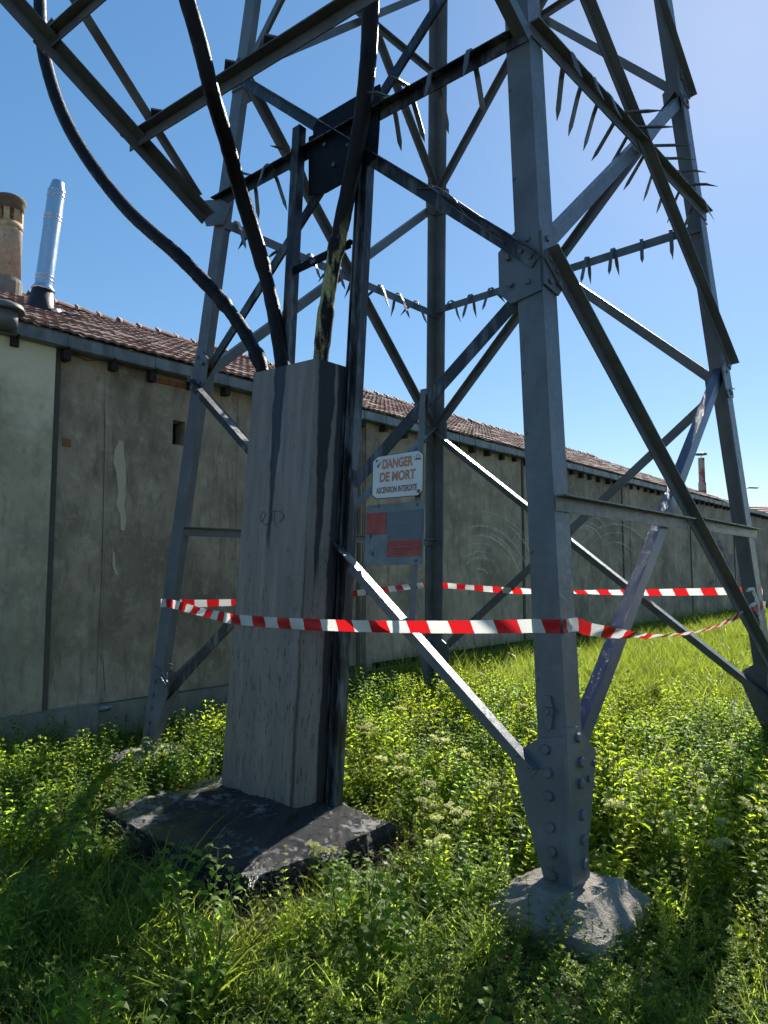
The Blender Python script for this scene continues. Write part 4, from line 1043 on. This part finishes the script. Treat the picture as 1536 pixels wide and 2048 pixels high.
def broad(seed, h):
    p = Pl(seed); r = p.r
    for q in range(3):
        b = Vector((r.gauss(0, .05), r.gauss(0, .05), 0)); ln = Vector((r.gauss(0, .3), r.gauss(0, .3), 1)); p.stem([b, b+ln*h*.5, b+ln*h], .003, .0018)
        a = r.uniform(0, 6)
        for i in range(9):
            t = .15+.85*i/8; a += 1.571 if i % 2 else 0
            for sgn in (0, math.pi):
                L = r.uniform(.055, .085)*(1.1-.5*t); o = b+ln*h*t; d = Vector((math.cos(a+sgn), math.sin(a+sgn), r.uniform(.0, .5)))
                p.stem([o, o+d.normalized()*.02], .001, .001); p.leaf(o+d.normalized()*.018, d, L, L*.62, 3, .16, r.uniform(.3, .8))
    return p.mesh('weed')
def grass(seed, n, h, mi, spread, W, bend=(.3, 1.1)):
    p = Pl(seed); r = p.r
    for i in range(n):
        b = Vector((r.gauss(0, spread), r.gauss(0, spread), 0)); d = rdir(r, r.uniform(.95, 1.5)); p.blade(b, d, h*r.uniform(.55, 1.15), W*r.uniform(.7, 1.3), mi, r.uniform(*bend), 4)
    return p.mesh('grass')
def dry(seed):
    p = Pl(seed); r = p.r
    for i in range(14):
        b = Vector((r.gauss(0, .05), r.gauss(0, .05), .0)); d = rdir(r, r.uniform(.1, 1.1)); L = r.uniform(.06, .2); e = b+d*L; p.stem([b, b+d*L*.5+UP*.01, e], .0014, .0007, 7)
        if r.random() < .7: p.leaf(e, rdir(r, .2), .025, .008, 7, .3, .9)
    return p.mesh('weed')

def proto(name, meshes):
    c = bpy.data.collections.new(name)
    for i, me in enumerate(meshes):
        o = bpy.data.objects.new('%s_%02d' % (name, i), me); c.objects.link(o)
    return c, len(meshes)
PR = {'cress': proto('cress', [cress(s, .36+.03*(s % 3), False) for s in range(5)]),
      'flower': proto('flower', [cress(40+s, .40+.03*(s % 3), True) for s in range(4)]),
      'cleaver': proto('cleaver', [cleaver(60+s) for s in range(4)]),
      'low': proto('low', [lowleaf(80+s) for s in range(4)]),
      'broad': proto('broad', [broad(100+s, .24+.03*s) for s in range(4)]),
      'grass': proto('grassy', [grass(120+s, 46, .26, 5, .045, .0052) for s in range(4)]),
      'tall': proto('tall', [grass(140+s, 26, .50, 6, .09, .0105, (.05, .9)) for s in range(4)]),
      'dry': proto('dryw', [dry(160+s) for s in range(3)])}

def scatter(name, key, pts, scl, label, cat, tilt=.12):
    n = len(pts)
    if n == 0: return
    colc, npro = PR[key]; me = bpy.data.meshes.new(name); me.vertices.add(n); P = np.array(pts, dtype=np.float32); me.vertices.foreach_set('co', P.ravel())
    rot = np.stack([rng.normal(0, tilt, n), rng.normal(0, tilt, n), rng.uniform(0, 6.283, n)], 1).astype(np.float32)
    a = me.attributes.new('rot', 'FLOAT_VECTOR', 'POINT'); a.data.foreach_set('vector', rot.ravel())
    a = me.attributes.new('scl', 'FLOAT', 'POINT'); a.data.foreach_set('value', np.array(scl, dtype=np.float32))
    a = me.attributes.new('pidx', 'INT', 'POINT'); a.data.foreach_set('value', rng.integers(0, npro, n).astype(np.int32))
    o = bpy.data.objects.new(name, me); COL.objects.link(o); tag(o, label, cat, kind='stuff')
    ng = bpy.data.node_groups.new(name, 'GeometryNodeTree'); ng.interface.new_socket('Geometry', in_out='INPUT', socket_type='NodeSocketGeometry'); ng.interface.new_socket('Geometry', in_out='OUTPUT', socket_type='NodeSocketGeometry')
    N = ng.nodes; L = ng.links; gi = N.new('NodeGroupInput'); go = N.new('NodeGroupOutput'); ip = N.new('GeometryNodeInstanceOnPoints'); ci = N.new('GeometryNodeCollectionInfo')
    ci.inputs['Collection'].default_value = colc; ci.inputs['Separate Children'].default_value = True; ci.inputs['Reset Children'].default_value = True
    def attr(nm, ty): q = N.new('GeometryNodeInputNamedAttribute'); q.data_type = ty; q.inputs['Name'].default_value = nm; return q.outputs['Attribute']
    e2r = N.new('FunctionNodeEulerToRotation'); L.new(attr('rot', 'FLOAT_VECTOR'), e2r.inputs[0])
    ip.inputs['Pick Instance'].default_value = True
    L.new(gi.outputs[0], ip.inputs['Points']); L.new(ci.outputs[0], ip.inputs['Instance']); L.new(attr('pidx', 'INT'), ip.inputs['Instance Index'])
    L.new(e2r.outputs[0], ip.inputs['Rotation']); L.new(attr('scl', 'FLOAT'), ip.inputs['Scale']); L.new(ip.outputs[0], go.inputs[0])
    md = o.modifiers.new('scatter', 'NODES'); md.node_group = ng
    return o

footc = [((leg('A', -1.5).x, leg('A', -1.5).y+.03), .23), ((leg('C', -1.5).x+.04, leg('C', -1.5).y), .30)]
pc_ = PADC
def blocked(x, y, mrg=0):
    for (cx_, cy_), r in footc:
        if (x-cx_)**2+(y-cy_)**2 < (r+mrg)**2: return True
    q = Vector((x, y, 0))-pc_
    du, dn = q.dot(uAC), q.dot(nAC)
    if abs(du) < .78+mrg and -.53-mrg < dn < .53+mrg+.17: return True
    if du < 0 and du > -.80-mrg-.12 and abs(dn) < .55+mrg+.1: return True
    return False
def wall_d(x, y): return WDIST-(Vector((x, y, 0)).dot(-WN))     # metres in front of the wall
def samp(dens, y0, y1, fn):
    """points per m2 inside the view wedge (with a margin), kept with probability fn"""
    xa, xb = -.62*y1-1.6, .62*y1+1.6; n = int(dens*(xb-xa)*(y1-y0)); out = []; sc = []
    X = rng.uniform(xa, xb, n); Y = rng.uniform(y0, y1, n); K = rng.uniform(0, 1, n); S = rng.uniform(0, 1, n)
    for x, y, k, s in zip(X, Y, K, S):
        if abs(x) > .62*y+1.5: continue
        if wall_d(x, y) < .12: continue
        f = fn(x, y)
        if k < (f[0] if isinstance(f, tuple) else f):
            out.append((x, y, ground_z(x, y)-.005)); sc.append((f[1] if isinstance(f, tuple) else 1)*(.72+.5*s))
    return out, sc
def ns(x, y, f, o=0): return mnoise.noise(Vector((x*f+o, y*f-o, o*.7)))*.5+.5
def is_meadow(x, y): return min(1, max(0, (y-(9.9-.55*x)+.8*(ns(x, y, .9, 3)-.5))/1.2+.5))
def near_f(y): return min(1, max(0, (y-3.0)/1.2))
shade = lambda x, y: min(1, max(0, (wall_d(x, y)-.7)/.9))
left = lambda x, y: min(1, max(0, (-x-.6)/.8))

def f_cress(x, y):
    if blocked(x, y, .14): return 0
    k = (1-is_meadow(x, y))*(.10+.9*near_f(y))*(.12+.88*shade(x, y))*(.1+1.5*ns(x, y, 1.3, 1))
    if x < -1 and y < 4.4: k *= .25
    if y < 3.75 and x < .5: k *= .12
    elif y < 3.2: k *= .4
    return (min(1, k), (.58+.75*ns(x, y, 1.1, 5))*(.7+.3*near_f(y))*(.55+.45*shade(x, y))*(1.25 if (x > 1.2 and y < 5) else 1))
p, s = samp(56, 1.9, 11.5, f_cress); scatter('leafy_weeds', 'cress', p, s, 'dense green leafy weeds covering the ground under the pylon', 'weeds'); n_ = len(p)
def f_low(x, y):
    if blocked(x, y, .05): return 0
    return ((1-is_meadow(x, y))*(.35+.65*ns(x, y, 1.7, 8)), 1.0+.4*near_f(y))
p, s = samp(90, 1.5, 4.8, f_low); scatter('low_weeds', 'low', p, s, 'low carpet of small round-leaved weeds in the foreground', 'weeds'); n_ += len(p)
def f_clv(x, y):
    if blocked(x, y, .02): return 0
    return ((1-is_meadow(x, y))*(1 if ns(x, y, 1.1, 12) > .40 else .3)*(.4 if (x < -.8 and y < 4) else 1), .85+.4*ns(x, y, 2, 2))
p, s = samp(52, 1.5, 6, f_clv); scatter('cleavers', 'cleaver', p, s, 'sprawling whorl-leaved cleavers in the foreground', 'weeds', .3); n_ += len(p)
def f_broad(x, y):
    if blocked(x, y, .10): return 0
    return ((1-is_meadow(x, y))*(.9*left(x, y) if y > 4.0 else .05)*(.1+.9*shade(x, y))+(.8 if (x > -.3 and 4.2 < y < 9) else .05)*(1 if ns(x, y, .9, 21) > .45 else .15), .75+.6*ns(x, y, 1, 4))
p, s = samp(34, 2.0, 9, f_broad); scatter('broad_weeds', 'broad', p, s, 'broad-leaved weeds and bramble near the wall and footings', 'weeds'); n_ += len(p)
def f_grass(x, y):
    if blocked(x, y, .10): return 0
    k = (.85 if (x < -.35 and y < 4.3) else .22 if y < 4 else .12)*(1-is_meadow(x, y))
    return (k*(.4+.9*ns(x, y, 1.4, 9)), .75+.5*ns(x, y, 1, 3))
p, s = samp(75, 1.5, 9, f_grass); scatter('rough_grass', 'grass', p, s, 'rough long grass among the weeds at lower left', 'grass', .2); n_ += len(p)
def f_tall(x, y):
    return (is_meadow(x, y)*(1 if wall_d(x, y) > .9 else .75)*(.55+.9*ns(x, y, 1.6, 31)), (.62+.65*ns(x, y, 1.0, 6))*(1 if wall_d(x, y) > .8 else 1.15))
p, s = samp(48, 6.5, 16, f_tall); p2, s2 = samp(40, 16, 34, f_tall); scatter('meadow_grass', 'tall', p+p2, s+s2, 'tall bright green meadow grass along the warehouse wall', 'grass', .08); n_ += len(p)+len(p2)
def f_dry(x, y):
    q = Vector((x, y, 0))-pc_; e = max(abs(q.dot(uAC))-.78, abs(q.dot(nAC))-.53)
    if e < .03: return 0
    return (.95 if 0 < e < .40 else .10, 1.15)
p, s = samp(80, 2, 10, f_dry); scatter('dry_weeds', 'dry', p, s, 'dry brown scorched weeds around the sooty base', 'weeds', .3); n_ += len(p)
print('plants', n_)

# flowering weeds that can be told apart: individual plants sharing meshes
fl_px = [(965, 1345, .40), (885, 1372, .3), (870, 1290, 0), (800, 1405, 0), (752, 1445, 0), (830, 1500, 0), (905, 1475, 0), (930, 1490, 0), (1010, 1440, 0), (850, 1560, 0), (790, 1590, 0), (905, 1590, 0), (950, 1600, 0), (870, 1640, 0), (740, 1500, 0), (720, 1440, 0),
         (1060, 1405, 0), (1250, 1340, 0), (1280, 1550, 0), (1350, 1590, 0), (1320, 1610, 0), (1420, 1540, 0), (1440, 1490, 0), (1500, 1560, 0), (1380, 1560, 0), (1420, 1640, 0), (1500, 1620, 0), (985, 1550, 0), (700, 1560, 0), (1330, 1480, 0), (1240, 1600, 0)]
fmesh = [o.data for o in PR['flower'][0].objects]
FLW = []
for k, (x, y, _) in enumerate(fl_px):
    top_h = random.uniform(.36, .46); g = on_z(x, y, top_h)
    if g.y > 10 or blocked(g.x, g.y, .1): continue
    o = bpy.data.objects.new('flowering_weed', fmesh[k % 4]); COL.objects.link(o); o.location = (g.x, g.y, ground_z(g.x, g.y)-.005)
    o.rotation_euler = (random.gauss(0, .08), random.gauss(0, .08), random.uniform(0, 6)); sc_ = top_h/.44; o.scale = (sc_, sc_, sc_)
    FLW.append((x, y, o))
ORD = 'leftmost second third fourth fifth sixth seventh eighth ninth tenth eleventh twelfth thirteenth fourteenth fifteenth sixteenth seventeenth eighteenth nineteenth twentieth'.split()
for lo, hi, where in ((0, 1075, 'between the casing and the near pylon leg'), (1075, 2000, 'to the right of the near pylon leg')):
    for k, (x, y, o) in enumerate(sorted([f for f in FLW if lo <= f[0] < hi], key=lambda f: f[0])):
        tag(o, 'cream-flowered weed, %s %s' % (ORD[k]+('' if k == 0 else ' from the left'), where), 'weed', 'cream-flowered weeds under the pylon')
# foreground tuft, sprig by the base, dandelion
def single(name, me, px, py, z, label, cat, sc_=1):
    g = on_z(px, py, z); o = bpy.data.objects.new(name, me); COL.objects.link(o); o.location = (g.x, g.y, ground_z(g.x, g.y)-.004); o.scale = (sc_,)*3; return tag(o, label, cat)
single('grass_tuft', grass(300, 46, .60, 5, .05, .0130, (.2, 1.2)), 400, 2000, .03, 'arching grass tuft with long pale blades in the lower left foreground', 'grass tuft')
single('grass_tuft', grass(301, 55, .46, 5, .07, .010, (.4, 1.6)), 330, 1775, .02, 'shaded grass tuft in front of the left end of the sooty base', 'grass tuft')
single('grass_tuft', grass(302, 30, .42, 5, .05, .009, (.4, 1.5)), 60, 1990, .02, 'dark long-bladed grass tuft at the bottom left corner', 'grass tuft')
single('leafy_sprig', broad(310, .20), 690, 1775, .02, 'bright leafy sprig beside the right side of the sooty base', 'plant')
single('leafy_sprig', cress(311, .17, True), 650, 1772, .02, 'small cream-flowered sprig before the sooty base', 'plant', 1.1)
dl = Pl(320)
dl.stem([Vector((0, 0, 0)), Vector((.01, 0, .09)), Vector((.015, 0, .17))], .002, .0018)
dl.petals(Vector((.015, 0, .17)), .019, 90, .006, 8, .5)
for k in range(8): dl.leaf(Vector((0, 0, .01)), rdir(dl.r, .35), .09, .022, 3, .2, .4)
single('dandelion', dl.mesh('dandelion'), 208, 1700, .17, 'single yellow dandelion flower left of the sooty base', 'flower')
